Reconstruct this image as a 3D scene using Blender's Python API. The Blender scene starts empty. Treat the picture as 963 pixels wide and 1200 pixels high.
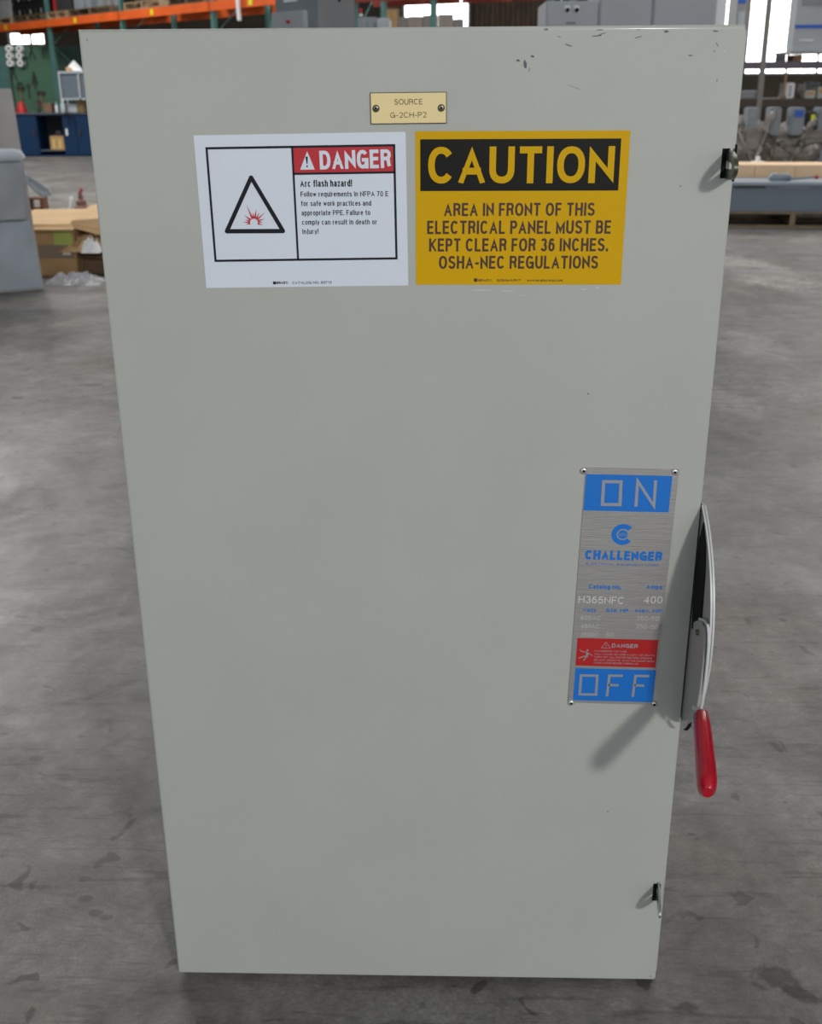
import bpy, bmesh, math, random
from mathutils import Vector, Matrix, noise
random.seed(7)
PI = math.pi
S = bpy.context.scene
C = S.collection

# ------------------------------------------------------------------ camera
F = 1290.0                                   # focal length in pixels of the 963 x 1200 frame
CAM = Vector((0.0365, -1.3678, 1.3436))
PITCH, ROLL, YAW = 0.3721, -0.0064, -0.0278
fwd = Vector((math.sin(YAW)*math.cos(PITCH), math.cos(YAW)*math.cos(PITCH), -math.sin(PITCH)))
r0 = Vector((math.cos(YAW), -math.sin(YAW), 0)); u0 = r0.cross(fwd)
RI = math.cos(ROLL)*r0 + math.sin(ROLL)*u0
UP = -math.sin(ROLL)*r0 + math.cos(ROLL)*u0
cd = bpy.data.cameras.new('camera'); co = bpy.data.objects.new('camera', cd); C.objects.link(co)
cd.sensor_fit = 'VERTICAL'; cd.sensor_height = 36.0; cd.lens = 36.0*F/1200.0
cd.clip_start = 0.05; cd.clip_end = 200
M = Matrix((RI, UP, -fwd)).transposed().to_4x4(); M.translation = CAM
co.matrix_world = M
S.camera = co
cd.dof.use_dof = True; cd.dof.focus_distance = 1.42; cd.dof.aperture_fstop = 9.0

# ------------------------------------------------------------------ world, lights, exposure
S.view_settings.view_transform = 'Standard'; S.view_settings.look = 'None'
S.view_settings.gamma = 1.0; S.view_settings.use_curve_mapping = False
S.view_settings.exposure = 0.0
w = bpy.data.worlds.new('world'); S.world = w; w.use_nodes = True
w.node_tree.nodes['Background'].inputs[0].default_value = (0.90, 0.94, 1.0, 1)
w.node_tree.nodes['Background'].inputs[1].default_value = 1.0

def area(name, loc, target, sx, sy, power, col=(1, 1, 1)):
    l = bpy.data.lights.new(name, 'AREA'); l.shape = 'RECTANGLE'; l.size = sx; l.size_y = sy
    l.energy = power; l.color = col
    o = bpy.data.objects.new(name, l); C.objects.link(o); o.location = loc
    d = Vector(target) - Vector(loc); o.rotation_euler = d.to_track_quat('-Z', 'Y').to_euler()
    return o
# one high-bay lamp to the right in front of the door throws the hard handle shadow
area('bay_lamp_front', (3.2, -7.15, 4.2), (0.15, 0, 0.8), 0.55, 0.55, 305, (1.0, 0.98, 0.94))
# rows of long ceiling fixtures
for i, (x, y, p) in enumerate([(-4.5, 7.5, 215), (4.0, 8.0, 125), (-6, 13, 400), (6, 13, 230),
                               (-10, 18, 600), (1, 18, 700), (11, 20, 700)]):
    area('ceiling_lamp', (x, y, 6.6), (x, y, 0), 5.5, 1.2, p, (1.0, 0.98, 0.95))

# ------------------------------------------------------------------ helpers
def pray(px, py):
    return fwd + RI*((px-481.5)/F) - UP*((py-600)/F)
def at(px, py, Y):                           # point of the world at depth Y seen at a pixel
    d = pray(px, py); return CAM + d*((Y-CAM.y)/d.y)
def dp(px, py):                              # point on the door's front plane (y = 0)
    p = at(px, py, 0.0); return p.x, p.z
def onx(px, py, X):
    d = pray(px, py); return CAM + d*((X-CAM.x)/d.x)
def fl(px, py, h=0.0):
    d = pray(px, py); return CAM + d*((h-CAM.z)/d.z)

def rgb(r, g, b):                            # sRGB 0..255 to linear
    f = lambda c: (c/255)/12.92 if c <= 10 else (((c/255)+0.055)/1.055)**2.4
    return (f(r), f(g), f(b), 1)

def mat(name, col, rough=0.5, metal=0.0, var=0.0, scale=8.0, bump=0.0, bscale=60.0, emit=None, spec=0.5, alpha=None, trans=0.0, stretch=None):
    m = bpy.data.materials.new(name); m.use_nodes = True
    nt = m.node_tree; b = nt.nodes['Principled BSDF']
    b.inputs['Base Color'].default_value = col; b.inputs['Roughness'].default_value = rough
    b.inputs['Metallic'].default_value = metal; b.inputs['Specular IOR Level'].default_value = spec
    if trans: b.inputs['Transmission Weight'].default_value = trans
    if alpha is not None: b.inputs['Alpha'].default_value = alpha
    if emit:
        b.inputs['Emission Color'].default_value = col; b.inputs['Emission Strength'].default_value = emit
    tc = nt.nodes.new('ShaderNodeTexCoord'); mp = nt.nodes.new('ShaderNodeMapping')
    nt.links.new(tc.outputs['Object'], mp.inputs[0])
    if stretch: mp.inputs['Scale'].default_value = stretch
    if var:
        n = nt.nodes.new('ShaderNodeTexNoise'); n.inputs['Scale'].default_value = scale; n.inputs['Detail'].default_value = 6
        nt.links.new(mp.outputs[0], n.inputs['Vector'])
        r = nt.nodes.new('ShaderNodeValToRGB')
        r.color_ramp.elements[0].position = 0.3; r.color_ramp.elements[1].position = 0.7
        r.color_ramp.elements[0].color = tuple(c*(1-var) for c in col[:3]) + (1,)
        r.color_ramp.elements[1].color = tuple(min(1, c*(1+var)) for c in col[:3]) + (1,)
        nt.links.new(n.outputs[0], r.inputs[0]); nt.links.new(r.outputs[0], b.inputs['Base Color'])
    if bump:
        n = nt.nodes.new('ShaderNodeTexNoise'); n.inputs['Scale'].default_value = bscale; n.inputs['Detail'].default_value = 4
        nt.links.new(mp.outputs[0], n.inputs['Vector'])
        bp = nt.nodes.new('ShaderNodeBump'); bp.inputs['Strength'].default_value = bump; bp.inputs['Distance'].default_value = 0.002
        nt.links.new(n.outputs[0], bp.inputs['Height']); nt.links.new(bp.outputs[0], b.inputs['Normal'])
    return m

class MB:                                    # collects shapes and links them as ONE mesh object
    def __init__(s): s.v = []; s.f = []
    def add(s, vs, fs):
        n = len(s.v); s.v += [tuple(v) for v in vs]; s.f += [tuple(i+n for i in f) for f in fs]; return s
    def box(s, lo, hi, rot=None, piv=None):
        x0, y0, z0 = lo; x1, y1, z1 = hi
        vs = [Vector(p) for p in [(x0,y0,z0),(x1,y0,z0),(x1,y1,z0),(x0,y1,z0),(x0,y0,z1),(x1,y0,z1),(x1,y1,z1),(x0,y1,z1)]]
        if rot:
            pv = Vector(piv) if piv else (Vector(lo)+Vector(hi))/2
            vs = [pv + rot @ (v-pv) for v in vs]
        return s.add(vs, [(0,3,2,1),(4,5,6,7),(0,1,5,4),(1,2,6,5),(2,3,7,6),(3,0,4,7)])
    def cyl(s, p0, p1, r, n=16, r1=None):
        p0, p1 = Vector(p0), Vector(p1); r1 = r if r1 is None else r1
        d = (p1-p0).normalized(); a = d.orthogonal().normalized(); b = d.cross(a)
        vs = [p0 + r*(math.cos(2*PI*i/n)*a + math.sin(2*PI*i/n)*b) for i in range(n)] + \
             [p1 + r1*(math.cos(2*PI*i/n)*a + math.sin(2*PI*i/n)*b) for i in range(n)]
        fs = [(i, (i+1) % n, n+(i+1) % n, n+i) for i in range(n)] + [tuple(range(n-1, -1, -1)), tuple(range(n, 2*n))]
        return s.add(vs, fs)
    def lathe(s, base, axis, prof, n=20):    # prof: (radius, height)
        base = Vector(base); d = Vector(axis).normalized(); a = d.orthogonal().normalized(); b = d.cross(a)
        vs = []
        for r, h in prof:
            vs += [base + d*h + max(r, 1e-5)*(math.cos(2*PI*i/n)*a + math.sin(2*PI*i/n)*b) for i in range(n)]
        k = len(prof)
        fs = [(j*n+i, j*n+(i+1) % n, (j+1)*n+(i+1) % n, (j+1)*n+i) for j in range(k-1) for i in range(n)]
        fs += [tuple(range(n-1, -1, -1)), tuple(range((k-1)*n, k*n))]
        return s.add(vs, fs)
    def prism(s, pts, d):                    # closed outline of 3-D points pushed along d
        n = len(pts); d = Vector(d); pts = [Vector(p) for p in pts]
        return s.add(pts + [p+d for p in pts],
                     [tuple(range(n-1, -1, -1)), tuple(range(n, 2*n))] + [(i, (i+1) % n, n+(i+1) % n, n+i) for i in range(n)])
    def ring(s, outer, inner, d):            # plate with a hole, same number of points
        n = len(outer); d = Vector(d); o = [Vector(p) for p in outer]; i_ = [Vector(p) for p in inner]
        vs = o + i_ + [p+d for p in o] + [p+d for p in i_]; fs = []
        for k in range(n):
            q = (k+1) % n
            fs += [(k, n+k, n+q, q), (2*n+k, 2*n+q, 3*n+q, 3*n+k), (k, q, 2*n+q, 2*n+k), (n+k, 3*n+k, 3*n+q, n+q)]
        return s.add(vs, fs)
    def tube(s, path, r, n=10, flat=1.0):
        path = [Vector(p) for p in path]; rings = []; a = None
        for i, p in enumerate(path):
            d = (path[min(i+1, len(path)-1)] - path[max(i-1, 0)]).normalized()
            a = d.orthogonal().normalized() if a is None else (a - d*a.dot(d)).normalized()
            b = d.cross(a); rr = r[i] if isinstance(r, (list, tuple)) else r
            rings.append([p + rr*(math.cos(2*PI*k/n)*a + flat*math.sin(2*PI*k/n)*b) for k in range(n)])
        vs = [v for q in rings for v in q]; m = len(rings)
        fs = [(j*n+i, j*n+(i+1) % n, (j+1)*n+(i+1) % n, (j+1)*n+i) for j in range(m-1) for i in range(n)]
        fs += [tuple(range(n-1, -1, -1)), tuple(range((m-1)*n, m*n))]
        return s.add(vs, fs)
    def build(s, name, m, parent=None, bevel=0.0, smooth=False, seg=2, label=None, loc=None):
        me = bpy.data.meshes.new(name); me.from_pydata(s.v, [], s.f); me.validate()
        bm = bmesh.new(); bm.from_mesh(me); bmesh.ops.recalc_face_normals(bm, faces=bm.faces)
        if bevel:
            bmesh.ops.bevel(bm, geom=[e for e in bm.edges if e.calc_face_angle(0) > 0.5], offset=bevel, segments=seg, affect='EDGES', clamp_overlap=True)
        bm.to_mesh(me); bm.free()
        if smooth:
            for p in me.polygons: p.use_smooth = True
            try: me.set_sharp_from_angle(angle=math.radians(40))
            except Exception: pass
        me.materials.append(m)
        o = bpy.data.objects.new(name, me); C.objects.link(o)
        if parent: o.parent = parent
        if loc: o.location = loc
        if label: o['label'] = label
        return o

def thing(name, label, cat, loc=(0, 0, 0), rotz=0, group=None):
    o = bpy.data.objects.new(name, None); o.empty_display_size = 0.05; C.objects.link(o)
    o.location = loc; o.rotation_euler = (0, 0, rotz); o['label'] = label; o['category'] = cat
    if group: o['group'] = group
    return o
def tag(o, label, cat, group=None, kind=None):
    o['label'] = label; o['category'] = cat
    if group: o['group'] = group
    if kind: o['kind'] = kind
    return o
def struct(o): o['kind'] = 'structure'; return o
def copy_tree(o, parent=None):
    c = o.copy(); C.objects.link(c); c.parent = parent
    for ch in list(o.children): copy_tree(ch, c)
    return c

# lettering as flat print, drawn from stroke skeletons (condensed grotesque capitals, figures and small letters)
def _e(cx, cy, rx, ry, a0, a1, n=9, ex=2.25):
    o = []
    for k in range(n+1):
        t = math.radians(a0+(a1-a0)*k/n); c, s_ = math.cos(t), math.sin(t)
        o.append((cx + rx*math.copysign(abs(c)**(2/ex), c), cy + ry*math.copysign(abs(s_)**(2/ex), s_)))
    return o
GL = {
 'A': (.78, [([(0, 0), (.5, 1), (1, 0)], 0), ([(.17, .30), (.83, .30)], 0)]),
 'B': (.66, [([(.6, .53)] + _e(.6, .76, .34, .24, -90, 90, 8) [::1] + [(0, 1), (0, 0)] + [(.62, 0)] + _e(.62, .265, .38, .265, -90, 90, 8) + [(0, .53)], 0)]),
 'C': (.74, [(_e(.5, .5, .5, .5, 38, 322, 18), 0)]),
 'D': (.72, [([(0, 0), (0, 1)] + _e(.42, .5, .58, .5, 90, -90, 12), 1)]),
 'E': (.58, [([(1, 1), (0, 1), (0, 0), (1, 0)], 0), ([(0, .52), (.92, .52)], 0)]),
 'F': (.54, [([(1, 1), (0, 1), (0, 0)], 0), ([(0, .5), (.88, .5)], 0)]),
 'G': (.78, [(_e(.5, .5, .5, .5, 40, 335, 18) + [(1, .46), (.55, .46)], 0), ([(1, .46), (1, 0)], 0)]),
 'H': (.70, [([(0, 0), (0, 1)], 0), ([(1, 0), (1, 1)], 0), ([(0, .52), (1, .52)], 0)]),
 'I': (.0, [([(0, 0), (0, 1)], 0)]),
 'J': (.5, [([(1, 1), (1, .3)] + _e(.5, .3, .5, .3, 0, -180, 8), 0)]),
 'K': (.70, [([(0, 0), (0, 1)], 0), ([(1, 1), (.04, .40)], 0), ([(.30, .56), (1, 0)], 0)]),
 'L': (.54, [([(0, 1), (0, 0), (1, 0)], 0)]),
 'M': (.86, [([(0, 0), (0, 1), (.5, .12), (1, 1), (1, 0)], 0)]),
 'N': (.70, [([(0, 0), (0, 1), (1, 0), (1, 1)], 0)]),
 'O': (.80, [(_e(.5, .5, .5, .5, 0, 345, 23), 1)]),
 'P': (.62, [([(0, 0), (0, 1)] + _e(.55, .74, .45, .26, 90, -90, 8) + [(0, .48)], 0)]),
 'Q': (.80, [(_e(.5, .5, .5, .5, 0, 345, 23), 1), ([(.6, .25), (1, -.05)], 0)]),
 'R': (.66, [([(0, 0), (0, 1)] + _e(.55, .76, .45, .24, 90, -90, 8) + [(0, .52)], 0), ([(.55, .52), (.86, .42), (.90, .2), (1, 0)], 0)]),
 'S': (.66, [(_e(.5, .75, .46, .25, 20, 200, 9) + [(.2, .58), (.8, .44)] + _e(.5, .26, .5, .26, 20, -165, 9), 0)]),
 'T': (.66, [([(0, 1), (1, 1)], 0), ([(.5, 1), (.5, 0)], 0)]),
 'U': (.70, [([(0, 1), (0, .35)] + _e(.5, .35, .5, .35, 180, 360, 12) + [(1, 1)], 0)]),
 'V': (.74, [([(0, 1), (.5, 0), (1, 1)], 0)]),
 'W': (1.05, [([(0, 1), (.25, 0), (.5, .95), (.75, 0), (1, 1)], 0)]),
 'X': (.7, [([(0, 0), (1, 1)], 0), ([(0, 1), (1, 0)], 0)]),
 'Y': (.74, [([(0, 1), (.5, .45), (1, 1)], 0), ([(.5, .45), (.5, 0)], 0)]),
 'Z': (.62, [([(0, 1), (1, 1), (0, 0), (1, 0)], 0)]),
 '0': (.56, [(_e(.5, .5, .5, .5, 0, 340, 17), 1)]),
 '1': (.3, [([(0, .78), (1, 1), (1, 0)], 0)]),
 '2': (.56, [(_e(.5, .72, .5, .28, 170, 0, 8) + [(.9, .55), (0, 0), (1, 0)], 0)]),
 '3': (.56, [(_e(.5, .76, .44, .24, 160, -90, 9), 0), (_e(.5, .26, .5, .26, 90, -165, 9), 0)]),
 '4': (.6, [([(.75, 0), (.75, 1), (0, .28), (1, .28)], 0)]),
 '5': (.56, [([(.95, 1), (.15, 1), (.06, .5), (.3, .62)] + _e(.5, .32, .5, .32, 80, -160, 9), 0)]),
 '6': (.56, [(_e(.5, .31, .5, .31, 0, 340, 13), 1), ([(.92, .86), (.65, 1), (.35, .98), (.1, .75), (0, .31)], 0)]),
 '7': (.56, [([(0, 1), (1, 1), (.55, .5), (.35, 0)], 0)]),
 '8': (.56, [(_e(.5, .75, .44, .25, 0, 340, 13), 1), (_e(.5, .26, .5, .26, 0, 340, 13), 1)]),
 '9': (.56, [(_e(.5, .69, .5, .31, 0, 340, 13), 1), ([(.08, .14), (.35, 0), (.65, .02), (.9, .25), (1, .69)], 0)]),
 '-': (.28, [([(0, .4), (1, .4)], 0)]), '.': (.0, [([(0, -.01), (0, .06)], 0)]), ',': (.0, [([(0, .06), (-.02, -.14)], 0)]),
 '!': (.0, [([(0, .34), (0, 1)], 0), ([(0, -.02), (0, .06)], 0)]),
 'a': (.46, [([(0.05, .60)] + _e(.48, .52, .46, .20, 130, 0, 7) + [(.96, 0)], 0), (_e(.48, .2, .48, .2, 0, 340, 11), 1)]),
 'b': (.48, [([(0, 0), (0, 1)], 0), (_e(.5, .36, .5, .36, 0, 340, 13), 1)]),
 'c': (.46, [(_e(.5, .36, .5, .36, 45, 315, 12), 0)]),
 'd': (.48, [([(1, 0), (1, 1)], 0), (_e(.5, .36, .5, .36, 0, 340, 13), 1)]),
 'e': (.48, [([(0, .38), (1, .38)] + _e(.5, .36, .5, .36, 5, 318, 14)[1:], 0)]),
 'f': (.28, [([(1, 1), (.6, 1), (.45, .85), (.45, 0)], 0), ([(0, .68), (1, .68)], 0)]),
 'g': (.48, [([(1, .72), (1, -.08)] + _e(.5, -.06, .5, .2, 0, -150, 7), 0), (_e(.5, .36, .5, .36, 0, 340, 13), 1)]),
 'h': (.46, [([(0, 0), (0, 1)], 0), ([(0, .45)] + _e(.5, .45, .5, .27, 180, 0, 8) + [(1, 0)], 0)]),
 'i': (.0, [([(0, 0), (0, .72)], 0), ([(0, .88), (0, 1)], 0)]), 'j': (.1, [([(1, .72), (1, -.15), (0, -.26)], 0), ([(1, .88), (1, 1)], 0)]),
 'k': (.44, [([(0, 0), (0, 1)], 0), ([(1, .72), (.05, .26)], 0), ([(.35, .42), (1, 0)], 0)]),
 'l': (.0, [([(0, 0), (0, 1)], 0)]),
 'm': (.80, [([(0, 0), (0, .72)], 0), ([(0, .45)] + _e(.25, .45, .25, .27, 180, 0, 7) + [(.5, 0)], 0), ([(.5, .45)] + _e(.75, .45, .25, .27, 180, 0, 7) + [(1, 0)], 0)]),
 'n': (.46, [([(0, 0), (0, .72)], 0), ([(0, .45)] + _e(.5, .45, .5, .27, 180, 0, 8) + [(1, 0)], 0)]),
 'o': (.50, [(_e(.5, .36, .5, .36, 0, 340, 15), 1)]),
 'p': (.48, [([(0, -.26), (0, .72)], 0), (_e(.5, .36, .5, .36, 0, 340, 13), 1)]),
 'q': (.48, [([(1, -.26), (1, .72)], 0), (_e(.5, .36, .5, .36, 0, 340, 13), 1)]),
 'r': (.26, [([(0, 0), (0, .72)], 0), ([(0, .42), (.3, .66), (1, .72)], 0)]),
 's': (.42, [(_e(.5, .54, .45, .18, 20, 200, 7) + [(.2, .43), (.8, .31)] + _e(.5, .18, .5, .18, 20, -165, 7), 0)]),
 't': (.28, [([(.45, .95), (.45, .12), (.6, 0), (1, 0)], 0), ([(0, .68), (1, .68)], 0)]),
 'u': (.46, [([(1, .72), (1, 0)], 0), ([(0, .72), (0, .27)] + _e(.5, .27, .5, .27, 180, 360, 8), 0)]),
 'v': (.46, [([(0, .72), (.5, 0), (1, .72)], 0)]),
 'w': (.72, [([(0, .72), (.25, 0), (.5, .66), (.75, 0), (1, .72)], 0)]),
 'x': (.44, [([(0, 0), (1, .72)], 0), ([(0, .72), (1, 0)], 0)]),
 'y': (.46, [([(0, .72), (.5, 0)], 0), ([(1, .72), (.45, -.12), (.1, -.26)], 0)]),
 'z': (.4, [([(0, .72), (1, .72), (0, 0), (1, 0)], 0)]),
 '®': (.3, [(_e(.5, .75, .5, .22, 0, 340, 11), 1)]),
}
def text(s, x0, x1, zb, cap, m, parent, y=-0.001, wt=0.16, rot=0.0, name='lettering', gap=0.16, space=0.30):
    wd = wt*cap; n = len(s); fixed = 0; var = 0
    for ch in s:
        if ch == ' ': var += space*cap
        else: fixed += wd; var += GL[ch][0]*cap
    var += gap*cap*(n-1)
    k = max(0.05, (x1-x0-fixed)/var); pen = 0; mb = MB(); cr, sr = math.cos(rot), math.sin(rot)
    for ch in s:
        if ch == ' ': pen += (space+gap)*cap*k; continue
        gw, sts = GL[ch]
        for si, (pts, closed) in enumerate(sts):
            P = [(pen + wd/2 + q[0]*gw*cap*k if gw else pen + wd/2 + q[0]*cap*k, wd/2 + q[1]*(cap-wd)) for q in pts]
            if not closed:                      # square the free ends flush with base and cap lines
                for e_, f_ in ((0, 1), (-1, -2)):
                    a_, b_ = P[e_], P[f_]
                    if abs(a_[0]-b_[0]) < 1e-9 or ((pts[e_][1] in (0, 1, .72)) and abs(a_[1]-b_[1]) > cap*.25):
                        dx, dy = a_[0]-b_[0], a_[1]-b_[1]; t_ = (wd/2)/max(abs(dy), 1e-6); P[e_] = (a_[0]+dx*t_, a_[1]+dy*t_)
                    elif abs(a_[1]-b_[1]) < 1e-9:
                        P[e_] = (a_[0] + math.copysign(wd*.35, a_[0]-b_[0]), a_[1])
            Q_ = [P[0]]
            for p_ in P[1:]:
                if math.hypot(p_[0]-Q_[-1][0], p_[1]-Q_[-1][1]) > cap*.012: Q_.append(p_)
            if closed and math.hypot(Q_[0][0]-Q_[-1][0], Q_[0][1]-Q_[-1][1]) < cap*.012: Q_.pop()
            ys_ = [q[1] for q in pts]; hi_ = max(ys_); lo_ = min(ys_)
            box_ = (pen, pen+wd+(gw*cap*k if gw else 0), (lo_*(cap-wd) if lo_ < 0 else (0 if lo_ < .05 else -1)), wd+hi_*(cap-wd) if hi_ <= 1 else cap)
            if not gw: box_ = (pen-wd, pen+2*wd, box_[2], box_[3])
            ribbon(mb, Q_, wd, y - si*0.00004, bool(closed), box_, (x0, zb, cr, sr))
        pen += wd + (gw+gap)*cap*k
    return mb.build(name, m, parent)

class Plate:                                 # local frame of a flat sign on the door; maps photo pixels into it
    def __init__(s, quad):
        P = [Vector(dp(*q)) for q in quad]; s.c = sum(P, Vector((0, 0)))/4
        d = (P[1]-P[0] + P[2]-P[3]); s.a = math.atan2(d.y, d.x); 
        s.w = (((P[1]-P[0]).length + (P[2]-P[3]).length)/2); s.h = (((P[3]-P[0]).length + (P[2]-P[1]).length)/2)
    def L(s, px, py):
        x, z = dp(px, py); x -= s.c.x; z -= s.c.y; c, n = math.cos(-s.a), math.sin(-s.a)
        return x*c - z*n, x*n + z*c
    def place(s, o, y):
        o.location = (s.c.x, y, s.c.y); o.rotation_euler = (0, -s.a, 0)
def line_xz(mb, pts, wd, y, closed=False, th=0.0002):   # stroked polyline in the xz plane, mitred
    pts = [Vector(p) for p in pts]; n = len(pts); L, R = [], []
    for i, p in enumerate(pts):
        a = pts[(i-1) % n] if (closed or i > 0) else None; b = pts[(i+1) % n] if (closed or i < n-1) else None
        d1 = (p-a).normalized() if a is not None else (b-p).normalized()
        d2 = (b-p).normalized() if b is not None else d1
        t = (d1+d2).normalized() if (d1+d2).length > 1e-6 else d1
        nn = Vector((-t.y, t.x)); k = wd/2/max(0.35, nn.dot(Vector((-d1.y, d1.x))))
        L.append(p+nn*k); R.append(p-nn*k)
    for i in range(n if closed else n-1):
        j = (i+1) % n
        mb.prism([(L[i].x, y, L[i].y), (R[i].x, y, R[i].y), (R[j].x, y, R[j].y), (L[j].x, y, L[j].y)], (0, th, 0))
def ribbon(mb, pts, wd, y, closed=False, bb=None, fr=(0, 0, 1, 0)):    # flat printed stroke, every piece a hair in front of the one before
    pts = [Vector(p) for p in pts]; n = len(pts); L, R = [], []
    for i, p in enumerate(pts):
        a = pts[(i-1) % n] if (closed or i > 0) else None; b = pts[(i+1) % n] if (closed or i < n-1) else None
        d1 = (p-a).normalized() if a is not None else (b-p).normalized()
        d2 = (b-p).normalized() if b is not None else d1
        t = (d1+d2).normalized() if (d1+d2).length > 1e-6 else d1
        nn = Vector((-t.y, t.x)); k = wd/2/max(0.22, nn.dot(Vector((-d1.y, d1.x))))
        L.append(p+nn*k); R.append(p-nn*k)
    def fix(q):
        if bb: q = Vector((min(max(q.x, bb[0]), bb[1]), min(max(q.y, bb[2]), bb[3])))
        return Vector((fr[0] + q.x*fr[2] - q.y*fr[3], fr[1] + q.x*fr[3] + q.y*fr[2]))
    L = [fix(q) for q in L]; R = [fix(q) for q in R]
    for i in range(n if closed else n-1):
        j = (i+1) % n; yy = y - 0.000004*(i % 8)
        mb.add([(L[i].x, yy, L[i].y), (R[i].x, yy, R[i].y), (R[j].x, yy, R[j].y), (L[j].x, yy, L[j].y)], [(0, 1, 2, 3)])
def poly_xz(mb, pts, y, th=0.0002):
    mb.prism([(p[0], y, p[1]) for p in pts], (0, th, 0))

# ------------------------------------------------------------------ materials
M_paint = mat('grey_enamel', rgb(168, 171, 165), 0.55, var=0.03, scale=5, bump=0.05, bscale=350, spec=0.25)
M_paint2 = mat('grey_enamel_body', rgb(163, 165, 160), 0.4, var=0.03, scale=5)
M_black = mat('black_rubber', (0.006, 0.006, 0.006, 1), 0.8, spec=0.2)
M_steel = mat('zinc_steel', rgb(120, 120, 108), 0.32, metal=0.85, var=0.2, scale=90)
M_bsteel = mat('bright_zinc_steel', rgb(190, 192, 185), 0.25, metal=0.9, var=0.1, scale=90)
M_alu = mat('brushed_aluminium', rgb(160, 159, 157), 0.42, metal=0.55, var=0.08, scale=14, bump=0.25, bscale=30, stretch=(1, 1, 40))
M_rivet = mat('rivet_aluminium', rgb(215, 215, 212), 0.3, metal=0.7)
M_white = mat('white_vinyl', rgb(205, 213, 224), 0.4, var=0.01)
M_ink = mat('black_ink', rgb(16, 18, 30), 0.5, spec=0.25)
M_ink2 = mat('black_print', rgb(16, 16, 10), 0.5, spec=0.2)
M_brown = mat('dark_brown_print', rgb(62, 34, 14), 0.5)
M_red = mat('red_vinyl', rgb(178, 28, 40), 0.42)
M_yel = mat('amber_vinyl', rgb(200, 157, 0), 0.5, var=0.02, spec=0.15)
M_blue = mat('blue_enamel', rgb(12, 108, 196), 0.45)
M_redpl = mat('red_enamel', rgb(170, 24, 26), 0.45)
M_plt = mat('plate_light_print', rgb(206, 206, 202), 0.4, metal=0.2)
M_pmid = mat('plate_faint_print', rgb(190, 190, 184), 0.4, metal=0.2)
M_pon = mat('plate_bare_metal', rgb(160, 162, 168), 0.4, metal=0.4)
M_cream = mat('cream_laminate', rgb(224, 205, 150), 0.4, var=0.01)
M_tagedge = mat('dark_laminate_core', rgb(38, 26, 22), 0.5)
M_engr = mat('brown_engraving', rgb(96, 74, 46), 0.6)
M_grip = mat('red_dipped_vinyl', rgb(172, 14, 38), 0.2, spec=0.6, var=0.05, scale=30)
M_chip = mat('chipped_primer', rgb(88, 91, 96), 0.7)
M_wht_arm = mat('pale_grey_steel', rgb(200, 202, 202), 0.35)

M_paint.node_tree.nodes['Principled BSDF'].inputs['Coat Weight'].default_value = 0.3
M_paint.node_tree.nodes['Principled BSDF'].inputs['Coat Roughness'].default_value = 0.16
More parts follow.
